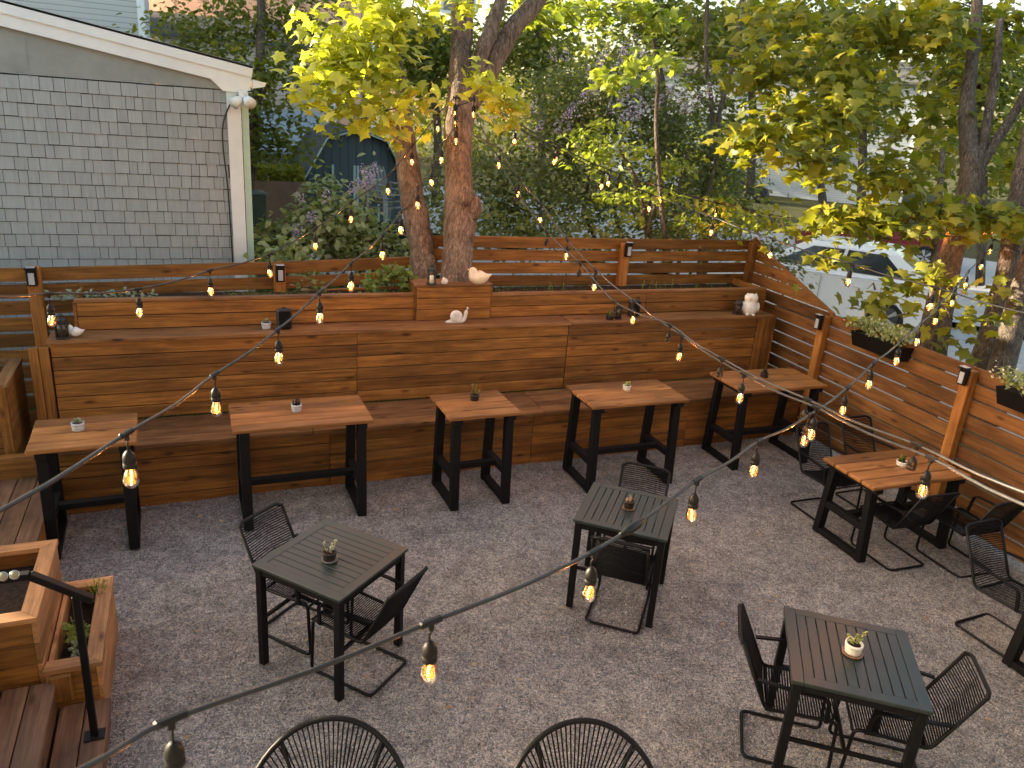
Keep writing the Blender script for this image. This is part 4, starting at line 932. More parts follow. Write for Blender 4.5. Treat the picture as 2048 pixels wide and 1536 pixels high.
burl = [(at(814, 402, d=8.02), (.085, .09, .09), 'burl'), (at(946, 415, d=7.96), (.085, .12, .14), 'burl'), (at(930, 398, d=7.86), (.085, .06, .085), 'burl'), (at(858, 535, d=8.08), (.09, .10, .15), 'root_flare')]
cl = [clump(748, 55, 7.6, 55, 45, 18), clump(700, 100, 7.5, 50, 35, 14), clump(640, 125, 7.4, 40, 28, 9), clump(620, 185, 7.3, 35, 28, 8), clump(680, 190, 7.4, 45, 28, 10), clump(785, 95, 7.5, 36, 46, 10), clump(735, 150, 7.4, 50, 30, 12), clump(770, 222, 7.3, 40, 22, 8), clump(845, 185, 7.4, 28, 16, 5), clump(938, 148, 7.2, 30, 18, 5), clump(1005, 205, 7.2, 38, 34, 8), clump(825, 20, 7.6, 36, 24, 6), clump(930, 5, 7.2, 24, 8, 3), clump(800, 262, 7.25, 14, 14, 2), clump(770, -20, 7.6, 120, 40, 22), clump(640, 60, 7.7, 60, 30, 6)]
tree('maple_tree', 'double trunked maple with knobbly bark and sunlit yellow leaves behind the bench', cl, LEAF_SUN, .135, MAPLE, [t1, t2, t2a + ('limb',), t2b + ('limb',), t2c + ('limb',)], BARK, per=9, sr=.12, flat=.7, burls=burl, tr=.009, rough=.018)
mb = None
# foliage of the same crown higher up, in bright green leaves
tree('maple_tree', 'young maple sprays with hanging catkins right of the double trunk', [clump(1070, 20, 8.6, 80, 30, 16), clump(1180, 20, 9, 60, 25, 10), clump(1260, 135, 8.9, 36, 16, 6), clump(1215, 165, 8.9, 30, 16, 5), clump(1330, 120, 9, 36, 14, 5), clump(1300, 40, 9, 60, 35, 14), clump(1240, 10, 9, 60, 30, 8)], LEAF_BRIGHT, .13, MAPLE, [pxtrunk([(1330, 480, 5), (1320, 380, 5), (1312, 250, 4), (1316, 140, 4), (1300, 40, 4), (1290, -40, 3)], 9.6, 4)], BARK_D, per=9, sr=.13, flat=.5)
# right hand maples
A1 = pxtrunk([(1835, 850, 34), (1850, 760, 31), (1862, 700, 30), (1878, 620, 27), (1897, 533, 22), (1912, 480, 22), (1932, 410, 24), (1945, 345, 22), (1937, 290, 18), (1935, 200, 14), (1945, 120, 12), (1955, 0, 10), (1960, -150, 8)], 9.4, 5)
A2 = pxtrunk([(1948, 345, 13), (1962, 300, 10), (1975, 240, 9), (1990, 150, 8), (2000, 40, 7)], 9.35, 4); A3 = pxtrunk([(1950, 345, 13), (1990, 285, 10), (2030, 225, 9), (2080, 130, 8)], 9.35, 4)
R2 = pxtrunk([(1938, 850, 26), (1962, 740, 24), (1992, 621, 19), (2009, 555, 18), (2022, 488, 19), (2040, 400, 22), (2062, 300, 22), (2090, 150, 18)], 9.1, 5)
R3 = pxtrunk([(1980, 850, 26), (2002, 740, 24), (2040, 600, 22), (2075, 480, 22), (2120, 300, 20)], 8.7, 5)
MC = [(1600, 230, 8.8, 100, 40, 18), (1700, 200, 9, 90, 45, 18), (1530, 275, 8.6, 60, 35, 12), (1620, 310, 8.4, 60, 24, 9), (1640, 345, 8.4, 22, 22, 4), (1860, 260, 9.9, 80, 70, 16), (1790, 340, 8.8, 60, 40, 15), (1750, 430, 8.6, 70, 30, 11), (1840, 425, 8.6, 80, 36, 15), (1660, 445, 8.6, 50, 20, 7), (1650, 130, 9.4, 110, 50, 24), (1520, 130, 9.6, 80, 40, 14), (1950, 150, 10, 70, 70, 12), (2010, 60, 9.9, 70, 60, 13), (1850, 60, 9.2, 90, 50, 22), (1740, 40, 9.4, 100, 45, 20), (1955, 440, 8.7, 60, 26, 9), (2030, 350, 9.6, 40, 50, 6), (1680, 512, 8.3, 30, 8, 2), (1750, 580, 8.2, 30, 10, 2), (1850, 560, 8.2, 26, 26, 4), (1690, 590, 8.2, 12, 8, 1), (1790, 610, 8.2, 12, 12, 1), (1905, 640, 8.4, 26, 40, 4), (1985, 590, 8.5, 20, 40, 3), (2010, 440, 8.4, 44, 24, 5), (1960, 20, 9.9, 100, 50, 10), (1560, 40, 10, 120, 40, 18)]
def mcl(ix): return [clump(*MC[i]) for i in ix]
tree('maple_tree', 'big maple by the street, forked pale trunk, broad leaves hanging over the right fence', mcl([0, 1, 2, 3, 4, 5, 6, 7, 8, 9, 10, 11, 14, 15, 18, 19, 20, 21, 22, 27]), LEAF_MAPLE, .165, MAPLE, [A1, A2 + ('limb',), A3 + ('limb',), pxtrunk([(1862, 760, 8), (1868, 640, 7), (1866, 560, 7), (1872, 480, 7), (1878, 400, 6), (1885, 300, 5)], 8.6, 4) + ('sucker_stem',)], BARK_G, per=11, sr=.19, flat=.5)
tree('maple_tree', 'leaning maple trunk second from the right edge', mcl([12, 16, 23, 26]), LEAF_MAPLE, .165, MAPLE, [R2], BARK_G, per=11, sr=.19, flat=.5)
tree('maple_tree', 'maple trunk closest to the right edge', mcl([13, 17, 24, 25]), LEAF_MAPLE, .165, MAPLE, [R3], BARK_G, per=11, sr=.19, flat=.5)
# slender forked tree
tree('slender_tree', 'slender grey tree forking low above the rear fence', [clump(1430, 40, 13, 90, 40, 22), clump(1470, 120, 13, 60, 50, 14), clump(1400, 130, 13.2, 50, 60, 12), clump(1510, 220, 13, 50, 60, 14)], LEAF_MID, .12, MAPLE,
     [pxtrunk([(1395, 640, 8), (1404, 480, 7), (1408, 390, 6), (1418, 310, 5), (1424, 220, 5), (1412, 120, 4), (1415, 0, 4)], 12.4, 4), pxtrunk([(1416, 330, 5), (1428, 290, 5), (1440, 220, 5), (1463, 140, 5), (1478, 60, 5), (1488, -40, 4)], 12.4, 4) + ('limb',)], BARK_D, per=16, sr=.25, flat=.5)
# lilac hedge behind the fence
LC = [(1060, 420, 11, 80, 70, 60), (1000, 380, 11.4, 50, 80, 36), (1100, 300, 11.6, 80, 80, 60), (1180, 200, 12, 100, 70, 70), (1240, 130, 12.4, 100, 40, 40), (1300, 230, 12, 90, 80, 60), (1200, 380, 11.6, 90, 70, 50), (1360, 310, 12, 80, 80, 50), (1330, 420, 12, 90, 60, 44), (1440, 330, 12.4, 60, 80, 34), (1450, 440, 12, 70, 50, 26), (1140, 250, 11.8, 60, 60, 34), (1410, 200, 13, 60, 60, 22), (1090, 170, 12.6, 50, 50, 20), (1540, 505, 11, 36, 22, 10), (1575, 560, 10.5, 22, 24, 6)]
lil = tree('lilac_bush', 'tall dark lilac bush in mauve bloom filling the view behind the rear fence', [clump(*c) for c in LC], LEAF_DARK, .085, OVAL, [pxtrunk([(1180 + k * 55, 620, 4), (1195 + k * 55, 500, 4), (1170 + k * 60, 420, 3.5), (1190 + k * 62, 300, 3)], 11.6, 4) + ('stem',) for k in range(5)], BARK_D, cat='bush', per=30, sr=.20, flat=.8, twig=0, group='lilacs')
def blooms(parent, pts, s):
    P = []; N = []
    for (px, py, d) in pts:
        c = np.array(at(px, py, d=d)); k = 42; h = RS.uniform(0, 1, k); a = RS.uniform(0, 6.28, k); r_ = s * .35 * (1 - h) ** .6 + .006; ax = np.array([RS.uniform(-.4, .4), RS.uniform(-.4, .2), 1.0])
        q = c + ax * (h[:, None] - .4) * s + np.stack([r_ * np.cos(a), r_ * np.sin(a), 0 * a], 1); P.append(q); N.append(q - c + RS.normal(size=(k, 3)) * .02)
    leaves('blossom', np.concatenate(P), np.concatenate(N), s * .17, KITE, LILAC, parent)
blooms(lil, [(x, y, 10.9) for x, y in [(1210, 105), (1250, 100), (1270, 85), (1245, 115), (1200, 125), (1180, 150), (1198, 155), (1222, 153), (1184, 178), (1190, 188), (1165, 195), (1250, 190), (1240, 200), (1268, 183), (1222, 218), (1250, 232), (1275, 228), (1268, 222), (1137, 225), (1150, 222), (1135, 233), (1113, 256), (1136, 265), (1078, 253), (1105, 110), (1130, 112), (1340, 184), (1364, 194), (1368, 218), (1395, 203), (1416, 182), (1285, 210), (1318, 205), (1282, 112), (1060, 290), (1065, 215), (1300, 150), (1155, 300)]], .20)
tree('young_elm', 'young tree with layered bright green sprays in front of the lilac', [clump(*c) for c in [(1180, 265, 10, 50, 16, 10), (1220, 250, 10, 30, 14, 6), (1190, 310, 10, 60, 14, 11), (1270, 300, 10, 50, 14, 9), (1310, 325, 10, 60, 14, 10), (1220, 340, 10, 40, 14, 7), (1230, 395, 9.8, 50, 14, 9), (1330, 380, 9.8, 60, 14, 11), (1420, 400, 9.8, 60, 16, 11), (1500, 425, 9.6, 60, 16, 10), (1550, 440, 9.5, 40, 14, 6), (1270, 430, 9.8, 30, 14, 4), (1370, 440, 9.8, 60, 16, 9), (1440, 450, 9.6, 50, 14, 7)]], LEAF_BRIGHT, .095, OVAL,
     [pxtrunk([(1300, 620, 6), (1298, 520, 5.5), (1294, 470, 5), (1285, 420, 4.5), (1278, 370, 4), (1240, 300, 3)], 9.9, 4), pxtrunk([(1295, 470, 4), (1304, 430, 4), (1330, 390, 3), (1420, 400, 2.5), (1540, 430, 2)], 9.8, 4) + ('limb',)], BARK_D, per=14, sr=.17, flat=.3)
# near lilac left
nl = tree('lilac_bush', 'grey green lilac bush with pale blooms between the house corner and the maple', [clump(*c[:5], c[5] * 1.5) for c in [(560, 480, 9.4, 34, 26, 20), (540, 505, 9.2, 26, 16, 12), (620, 450, 9.4, 44, 34, 28), (645, 395, 9.6, 26, 22, 9), (690, 440, 9.5, 44, 34, 26), (735, 470, 9.5, 30, 30, 18), (680, 500, 9.4, 60, 20, 20), (655, 362, 9.7, 16, 8, 3), (735, 365, 9.7, 12, 10, 3), (785, 500, 9.4, 20, 18, 6), (585, 520, 8.4, 20, 14, 5), (580, 500, 8.6, 26, 14, 6)]], LEAF_LILAC, .105, OVAL, [pxtrunk([(650 + k * 30, 640, 4), (655 + k * 30, 520, 3.5), (630 + k * 35, 430, 3)], 9.5, 4) + ('stem',) for k in range(4)], BARK_D, cat='bush', per=15, sr=.18, flat=.7, group='lilacs')
blooms(nl, [(x, y, 9.0) for x, y in [(748, 340), (742, 352), (716, 373), (705, 380), (728, 370), (738, 368), (652, 395), (600, 392), (630, 438), (620, 441), (592, 467), (597, 460), (728, 345)]], .17)
# undergrowth behind
tree('hedge', 'dark shrubbery low behind the rear fence, right of the trunks', [clump(*c) for c in [(1000, 450, 9.8, 60, 30, 18), (1100, 460, 9.9, 80, 26, 18), (880, 440, 10, 40, 60, 18), (1220, 470, 10, 80, 20, 16), (960, 330, 11, 40, 60, 18), (870, 350, 11, 30, 60, 14), (780, 505, 9.2, 50, 30, 12), (1350, 475, 10, 80, 20, 14)]], LEAF_DARK, .09, OVAL, cat='hedge', per=24, sr=.22, flat=.8, twig=0, group='shrubs')
# tree at the left behind the house
tree('broadleaf_tree', 'dark green tree behind the grey house roof, drooping toward the shed', [clump(*c) for c in [(380, 60, 16, 70, 50, 26), (480, 40, 16, 80, 50, 34), (440, 110, 15.6, 60, 40, 20), (560, 60, 16, 70, 60, 30), (620, 30, 16, 70, 50, 26), (540, 140, 15, 60, 30, 22), (520, 190, 15, 30, 60, 20), (540, 270, 15, 30, 40, 18), (580, 290, 15, 24, 24, 8), (490, 290, 15, 18, 30, 8), (340, 40, 16, 30, 20, 6), (600, 130, 15, 30, 20, 8), (270, 65, 15, 10, 8, 2), (640, 235, 15.5, 40, 10, 5), (690, 215, 15.5, 40, 8, 4)]], LEAF_MID, .15, OVAL,
     [pxtrunk([(490, 460, 12), (497, 380, 11), (505, 300, 11), (512, 220, 10), (520, 120, 9), (522, 20, 8), (525, -80, 7)], 15.5, 4), pxtrunk([(500, 260, 5), (520, 200, 4), (560, 130, 4), (600, 60, 3)], 15.4, 4) + ('limb',)], BARK_D, per=17, sr=.32, flat=.6)
# trees filling the back
back = [('tall tree behind the double maple, against the white sky', 870, 100, 19, 120, 110, 60), ('dark tree crown high between maple fork and lilac', 1080, 60, 18, 110, 80, 50), ('leafy tree behind the slender forked trunk', 1500, 60, 18, 130, 90, 60), ('tree crown in the upper right behind the street maple', 1720, 110, 17, 140, 110, 70), ('dense tree at the far right top', 1960, 200, 16, 120, 160, 70), ('olive tree crown above the lilac', 1320, 40, 18, 120, 60, 42), ('trees by the grey house across the street', 1640, 250, 24, 170, 50, 40), ('low green trees left of the parked dark car', 1420, 300, 22, 90, 80, 40)]
for l, px, py, d, rx, ry, n in back:
    tr_ = pxtrunk([(px, py + 330 * 18 / d, 9), (px + 6, py + 160, 8), (px - 6, py + 60, 7), (px + 4, py - 60, 5)], d, 3)
    tree('broadleaf_tree', l, [clump(px + random.uniform(-.6, .6) * rx, py + random.uniform(-.7, .7) * ry, d + random.uniform(-1, 1), rx * .45, ry * .4, n / 3.6) for _ in range(7)], LEAF_MID, .19, KITE, [tr_], BARK_D, per=26, sr=.45, flat=.6, twig=.3)
# distant wood
P = []; N = []
for k in range(420):
    az = RS.uniform(-.5, 1.35); d = RS.uniform(48, 62); c = np.array([math.sin(az) * d, math.cos(az) * d, RS.uniform(.5, 8.5) ** 1.0]); kk = 60; P.append(c + RS.normal(size=(kk, 3)) * np.array([1.3, 1.3, .9])); N.append(RS.normal(size=(kk, 3)) + np.array([0, 0, .8]))
o = leaves('distant_wood', np.concatenate(P), np.concatenate(N), .55, KITE, LEAF_MID); tag(o, 'far off mass of trees beyond the houses', 'wood', kind='stuff')

# plants in the raised bed
def plants(name, label, pts, m, size, tpl, cat, n, sr, up=.0, group='plants in the raised bed', zb=1.49):
    P = []; N = []; T = []
    b = at(*pts[0][:2], y=7.5); e = empty(name, (b.x, b.y, zb), 0, label, cat, group)
    for px, py in pts:
        c = at(px, py, y=7.42 + random.uniform(0, .2)); mb = MB(); mb.tube([(c.x, c.y, zb), (c.x + random.uniform(-.02, .02), c.y, (zb + c.z) / 2), c], .003, 5); mb.build('stem', BARK_D, e, True)
        a = RS.normal(size=(n, 3)) * np.array([sr, sr, sr * .6]); P.append(np.array(c) + a); N.append(np.array([0, -.2, 1.]) + RS.normal(size=(n, 3)) * .5); T.append(a + np.array([0, 0, up]))
    leaves('foliage', np.concatenate(P), np.concatenate(N), size, tpl, m, e, np.concatenate(T)); return e
plants('leafy_plant', 'grey green leafy plants at the left end of the raised bed', [(125, 592), (150, 588), (180, 592), (200, 590)], LEAF_GREY, .055, OVAL, 'plant', 16, .035)
plants('leafy_plant', 'grey green plants in the raised bed below the second cable connector', [(225, 588), (250, 585), (275, 588), (300, 590)], LEAF_GREY, .055, OVAL, 'plant', 15, .035)
plants('ground_cover', 'low mossy green in the raised bed near the second fence post', [(x, 588 + random.uniform(-3, 2)) for x in range(455, 690, 14)], LEAF_MID, .022, OVAL, 'plant', 20, .022)
plants('maple_seedling', 'feathery green seedlings beside the tree box', [(x, y) for x, y in [(745, 575), (765, 560), (790, 550), (810, 560), (775, 545), (800, 575), (820, 580), (760, 585), (785, 535), (830, 565), (815, 545), (740, 555)]], FERN, .075, MAPLE, 'plant', 17, .055)
plants('leafy_plant', 'dark leaved plants left of the feathery seedlings', [(600, 570), (625, 560), (615, 548), (640, 575)], LEAF_DARK, .06, OVAL, 'plant', 12, .04)
plants('leafy_plant', 'yellow green sprouts just below the bulb at the seedlings', [(725, 588), (738, 586)], LEAF_BRIGHT, .035, OVAL, 'plant', 12, .025)
plants('ground_cover', 'grass like green in the raised bed right of the tree box', [(x, 590 + random.uniform(-8, 2)) for x in range(985, 1260, 16)], FERN, .05, BLADE, 'plant', 22, .03, .4)
plants('ground_cover', 'low green patch in the raised bed right of the tall post', [(x, 584 - (x - 1280) * .05 + random.uniform(-5, 2)) for x in range(1290, 1480, 17)], FERN, .04, BLADE, 'plant', 16, .03, .4)
for i, (px, l) in enumerate(((1102, 'thin seedling upright in front of the fence, leftmost of the row'), (1125, 'second thin upright seedling right of the white bird'), (1283, 'short upright seedling just right of the tall post'), (1298, 'second upright seedling right of the tall post'), (1313, 'third upright seedling right of the tall post'), (1330, 'leaning seedling between the upright ones'), (1343, 'last tall seedling toward the corner'))):
    e = empty('seedling', at(px, 585, y=7.5), 0, l, 'plant', 'seedlings in the raised bed'); h = random.uniform(.10, .16); mb = MB(); b = at(px, 585, y=7.5); b.z = 1.49; P = [b, b + Vector((random.uniform(-.02, .02), 0, h * .6)), b + Vector((random.uniform(-.03, .03), 0, h * 1.1))]; mb.tube(P, .0028, 5); mb.build('stem', LEAF_BRIGHT, e, True)
    k = 16; q = np.array([np.array(P[0].lerp(P[2], random.uniform(.2, 1))) for _ in range(k)]); leaves('foliage', q, RS.normal(size=(k, 3)), .035, BLADE, FERN, e)
# plants in the lower planter box
def box_plant(label, x, y, z, n, r_, m, size, tpl):
    e = empty('leafy_plant', (x, y, z), 0, label, 'plant', 'plants in the lower planter box'); mb = MB(); P = []; N = []; T = []
    for k in range(9):
        a = k * .7; tip = Vector((x + r_ * math.cos(a) * random.uniform(.5, 1), y + r_ * math.sin(a), z + random.uniform(.10, .2))); mb.tube([(x, y, z - .05), (x + (tip.x - x) * .4, y + (tip.y - y) * .4, z + .08), tip], .003, 5)
        for j in range(n): t_ = random.uniform(.4, 1); P.append((x + (tip.x - x) * t_, y + (tip.y - y) * t_, z + (tip.z - z) * t_)); N.append((random.uniform(-.5, .5), random.uniform(-.5, .5), 1)); T.append((math.cos(a) + random.uniform(-.5, .5), math.sin(a) + random.uniform(-.5, .5), .3))
    mb.build('stem', LEAF_BRIGHT, e, True); leaves('foliage', P, N, size, tpl, m, e, np.array(T))
box_plant('bright green leafy plant in the lower planter, behind the handrail post', -.74, 4.28, .26, 7, .085, LEAF_BRIGHT, .062, OVAL)
box_plant('feathery tuft at the far corner of the lower planter', -.66, 4.62, .30, 12, .06, FERN, .035, BLADE)
box_plant('small grey green herb at the near end of the lower planter', -.71, 4.08, .26, 9, .05, LEAF_GREY, .028, OVAL)
# greenery at the far left ground
P = RS.uniform([-1.75, 6.62, .02], [-1.12, 7.6, .22], (900, 3)); o = leaves('ground_plants', P, np.tile([0, 0, 1.], (900, 1)) + RS.normal(size=(900, 3)) * .4, .06, OVAL, LEAF_MID); tag(o, 'low leafy ground cover between the left planter and the bench', 'ground cover', kind='stuff')
# grass behind the fences
n = 26000; P = np.stack([RS.uniform(-3, 8, n), RS.uniform(8.1, 15, n), np.full(n, -.02)], 1); o = leaves('lawn_grass', P, np.stack([RS.normal(size=n), RS.normal(size=n), np.full(n, .1)], 1), .16, BLADE, GRASS, None, np.tile([0, 0, 1.], (n, 1)) + RS.normal(size=(n, 3)) * .3); tag(o, 'rough grass beyond the rear fence', 'grass', kind='stuff')
# flower box on the side fence
def flower_box(yc, label, flip=0):
    e = empty('flower_box', (XF(yc) - .085, yc, 1.31), 0, label, 'flower box', 'flower boxes hung on the side fence'); x = XF(yc) - .085
    mb = MB(); mb.quadmesh([(x - .075, yc - .30, 1.31), (x + .075, yc - .30, 1.31), (x + .075, yc + .30, 1.31), (x - .075, yc + .30, 1.31), (x - .105, yc - .33, 1.46), (x + .105, yc - .33, 1.46), (x + .105, yc + .33, 1.46), (x - .105, yc + .33, 1.46), (x - .09, yc - .315, 1.44), (x + .09, yc - .315, 1.44), (x + .09, yc + .315, 1.44), (x - .09, yc + .315, 1.44)], [(3, 2, 1, 0), (0, 1, 5, 4), (1, 2, 6, 5), (2, 3, 7, 6), (3, 0, 4, 7), (4, 5, 9, 8), (5, 6, 10, 9), (6, 7, 11, 10), (7, 4, 8, 11), (8, 9, 10, 11)])
    mb.build('trough', BLACKM, e, True)
    n = 420; P = np.stack([x + RS.normal(size=n) * .07, yc + RS.uniform(-.30, .36, n), 1.47 + RS.uniform(0, .15, n)], 1); leaves('foliage', P, RS.normal(size=(n, 3)) + [0, 0, 1], .05, OVAL, LEAF_LILAC, e)
    n = 110; P = np.stack([x - .03 + RS.normal(size=n) * .08, yc + RS.uniform(-.3, .45, n), 1.52 + RS.uniform(0, .12, n)], 1); tag(leaves('blossoms', P, RS.normal(size=(n, 3)) + [0, 0, 1], .03, KITE, leafmat('cream petals', [(.72, .62, .45), (.8, .72, .6)], .3), e), kind='stuff')
flower_box(5.49, 'black trough of cream flowers hung on top of the side fence')
flower_box(3.78, 'dark trough with grey green leaves on the side fence at the right edge')

# =================================================================== CARS
def car(loc, head, col, label, wheelr=.32, coupe=0):
    e = empty('parked_car', loc, math.atan2(head[1], head[0]), label, 'car', 'cars parked in the street')
    P_ = mat('car paint', col, .22, spec=.6); P_.node_tree.nodes['Principled BSDF'].inputs['Coat Weight'].default_value = .8
    def arch(cx, r_=.37, n=9): return [(cx + r_ * math.cos(a), .25 + r_ * math.sin(a) * .98) for a in [PI * i / n for i in range(n + 1)]]
    prof = [(-2.12, .28), (-2.20, .55), (-2.18, .78), (-2.05, .93), (-1.75, .99), (-.6, .97), (.9, .93), (1.15, .92), (1.75, .82), (2.12, .68), (2.2, .5), (2.14, .25)] + arch(1.36)[0:] + [(.9, .2), (-.9, .2)] + arch(-1.32) + []
    n = len(prof); cx, cz = 0, .6; ys = [(-.885, .965), (-.90, .985), (-.86, 1.0), (-.78, 1.01), (.78, 1.01), (.86, 1.0), (.90, .985), (.885, .965)]
    vs = []
    for y, s in ys: vs += [(cx + (x - cx) * (s if abs(y) > .8 else 1), y, (z if z < .5 else cz + (z - cz) * (1 + (s - 1) * 2))) for x, z in prof]
    fs = []
    for j in range(len(ys) - 1):
        for i in range(n): fs.append((j * n + i, j * n + (i + 1) % n, (j + 1) * n + (i + 1) % n, (j + 1) * n + i))
    fs.append(tuple(range(n))[::-1]); fs.append(tuple((len(ys) - 1) * n + i for i in range(n)))
    mb = MB(); mb.quadmesh(vs, fs, None, False); o = mb.build('body', P_, e)
    def G(u, s, k): # greenhouse surface: u along 0..1 (rear..front), s side -1..1, k 0 belt..1 roof
        x0 = -1.95 + 3.1 * u; x1 = -1.25 + 1.6 * u; y0 = .80; y1 = .60; zb = .96; zt = 1.44 + .03 * math.sin(PI * u)
        return Vector((x0 + (x1 - x0) * k, s * (y0 + (y1 - y0) * k), zb + (zt - zb) * k))
    mb = MB(); U = [0, .08, .5, .92, 1]; vs = []; fs = []; K = [0, .5, .92, 1]
    for k in K:
        kk = k
        ring = [G(u, -1, kk) for u in U] + [G(u, 1, kk) for u in U[::-1]]
        if k == 1: c_ = sum(ring, Vector((0, 0, 0))) / 10; ring = [c_ + (p - c_) * .93 + Vector((0, 0, .03)) for p in ring]
        vs += ring
    for j in range(len(K) - 1):
        for i in range(10): fs.append((j * 10 + i, j * 10 + (i + 1) % 10, (j + 1) * 10 + (i + 1) % 10, (j + 1) * 10 + i))
    fs.append(tuple(30 + i for i in range(10))); mb.quadmesh(vs, fs, None, False); mb.build('cabin', P_, e)
    def pan(a, b, c, d, nm, off):
        mb = MB(); nrm = (b - a).cross(d - a).normalized()
        if nrm.dot(off) < 0: nrm = -nrm
        q = [p + nrm * .006 for p in (a, b, c, d)]; mb.quadmesh(q, [(0, 1, 2, 3)]); mb.build(nm, WINGLASS, e)
    for s in (-1, 1):
        pan(G(.12, s, .12), G(.50, s, .12), G(.50, s, .86), G(.14, s, .86), 'side_window', Vector((0, s, .3))); pan(G(.53, s, .12), G(.92, s, .12), G(.84, s, .86), G(.53, s, .86), 'side_window', Vector((0, s, .3)))
        mb = MB(); mb.box((.95, s * .95, 1.0), (.16, .14, .11), None, 0, .03); mb.build('mirror', P_, e)
        for x in (-.75, .35): mb = MB(); mb.box((x, s * .905, .80), (.16, .02, .025), None, 0, .005); mb.build('door_handle', P_, e)
        for x in (-1.15, -.1, .95): mb = MB(); mb.box((x, s * .899, .60), (.006, .006, .62)); mb.build('door_seam', BLACKM, e)
    pan(G(0, -.86, .12), G(0, .86, .12), G(0, .86, .86), G(0, -.86, .86), 'rear_window', Vector((-1, 0, .5))); pan(G(1, -.86, .12), G(1, .86, .12), G(1, .86, .86), G(1, -.86, .86), 'windscreen', Vector((1, 0, .5)))
    for s in (-1, 1):
        mb = MB(); mb.box((2.13, s * .66, .66), (.14, .34, .13), None, 0, .03); mb.build('headlight', PANE, e)
        mb = MB(); mb.box((-2.15, s * .70, .78), (.10, .30, .14), None, 0, .03); mb.build('tail_light', mat('red lamp lens', (.5, .03, .02), .2), e)
        for x in (1.36, -1.32):
            q = Matrix.Rotation(-s * PI / 2, 3, 'X'); wh = MB(); wh.lathe((x, s * .70, wheelr), [(.20, 0), (wheelr - .02, .0), (wheelr, .03), (wheelr, .16), (wheelr - .03, .19), (.22, .185), (.20, .15)], 32, rot=q); wo = wh.build('wheel', mat('tyre', (.02, .02, .02), .8), e)
            rm = MB(); rm.lathe((x, s * .70, wheelr), [(.215, .15), (.20, .18), (.02, .165)], 32, rot=q); rm.build('rim', mat('dark rim', (.05, .05, .05), .4), wo, False)
            rm = MB()
            for k in range(5):
                for dk in (-.11, .11):
                    a = 2 * PI * k / 5 + dk; d_ = Vector((math.cos(a), 0, math.sin(a))); a2 = 2 * PI * k / 5; d2 = Vector((math.cos(a2), 0, math.sin(a2))); rm.beam(Vector((x, s * .89, wheelr)) + d2 * .03, Vector((x, s * .895, wheelr)) + d_ * .205, .03, .014, up=(0, 1, 0))
            rm.build('spokes', mat('silver spokes', (.6, .6, .6), .3, .6), wo, False)
    return e
dv = Vector((-.60, .80, 0)); nv = Vector((.80, .60, 0))
rw_ = Vector((11.6, 10.0, 0)); car(rw_ + dv * 1.32 + nv * .80, dv, (.86, .88, .90), 'white car parked just beyond the fence corner, rear wheel toward us')  # paint whitened in place of sunlight that does not reach the car
car(Vector((18.6, 17.2, 0)), Vector((-.80, .60, 0)), (.22, .015, .02), 'dark red car parked farther down the street behind the maple leaves')
car(Vector((25.3, 33.2, 0)), Vector((.75, -.66, 0)), (.02, .022, .03), 'black car parked by the grey house across the street')

# =================================================================== FAR BUILDINGS, shed, bin
def house(name, label, x0, x1, y, z1, wallm, depth=6, wins=(), trim=True, rz=0, origin=None, roofm=None, pitch=1.2):
    o = Vector(origin) if origin else Vector((0, y, 0)); e = empty(name, o, rz, label, 'building', 'houses around the court')
    mb = MB(); mb.box(((x0 + x1) / 2, depth / 2, z1 / 2), (x1 - x0, depth, z1)); mb.build('wall', wallm, e)
    if trim:
        for x in (x0, x1): mb = MB(); mb.box((x, -.015, z1 / 2), (.16, .05, z1)); mb.build('corner_board', WHITE, e)
    for wx, wz, ww, wh in wins:
        mb = MB(); mb.box((wx, -.03, wz), (ww + .2, .06, wh + .2)); wo = mb.build('window', WHITE, e); mb = MB(); mb.box((wx, -.065, wz), (ww, .02, wh)); mb.build('pane', WINGLASS, wo); mb = MB(); mb.box((wx, -.08, wz), (ww, .02, .05)); mb.build('sash_bar', WHITE, wo)
    mb = MB(); ym = depth / 2; a = .35; mb.quadmesh([(x0 - a, -a, z1 - .05), (x1 + a, -a, z1 - .05), (x1 + a, ym, z1 + pitch), (x0 - a, ym, z1 + pitch), (x0 - a, depth + a, z1 - .05), (x1 + a, depth + a, z1 - .05), (x0 - a, -a, z1 - .17), (x1 + a, -a, z1 - .17), (x0 - a, depth + a, z1 - .17), (x1 + a, depth + a, z1 - .17)], [(0, 1, 2, 3), (3, 2, 5, 4), (0, 6, 7, 1), (6, 8, 9, 7), (0, 3, 4, 8, 6), (1, 7, 9, 5, 2)]); mb.build('roof', roofm or paint('grey roof', (.10, .10, .10), .9, .2, 5), e)
    return e
q = at(285, 60, y=21); house('siding_house', 'tall pale grey siding house behind the shingle roof at the top left', q.x - 9, q.x, 21, 13, siding('pale grey siding', (.52, .53, .54), .115), 7, ((q.x - 6.5, 6.2, .9, 1.5),))
a = at(286, 60, y=30); b = at(700, 60, y=30); house('long_building', 'salmon pink ribbed building high behind the left tree', a.x, b.x + 1, 31, 11, siding('salmon ribs', (.72, .42, .29), .9, True), 8, ((a.x + 7, 7.5, 1.2, 1.4), (a.x + 11, 7.5, 1.2, 1.4)))
a = at(440, 300, y=27); b = at(668, 300, y=27); house('siding_house', 'beige siding house behind the shed roof', a.x - 1.5, b.x, 27, 4.9, siding('beige siding', (.55, .47, .38), .15), 3.4, (), pitch=.6)
a = at(480, 330, y=24); b = at(640, 330, y=24); q = at(560, 262, y=24)
e = empty('garage', ((a.x + b.x) / 2, 24.5, 0), 0, 'low blue grey garage roof left of the shed', 'garage'); mb = MB(); mb.box(((a.x + b.x) / 2 - .5, 24.9, .9), (b.x - a.x + 1.5, 1.6, 1.8)); mb.build('wall', GABLE, e, True)
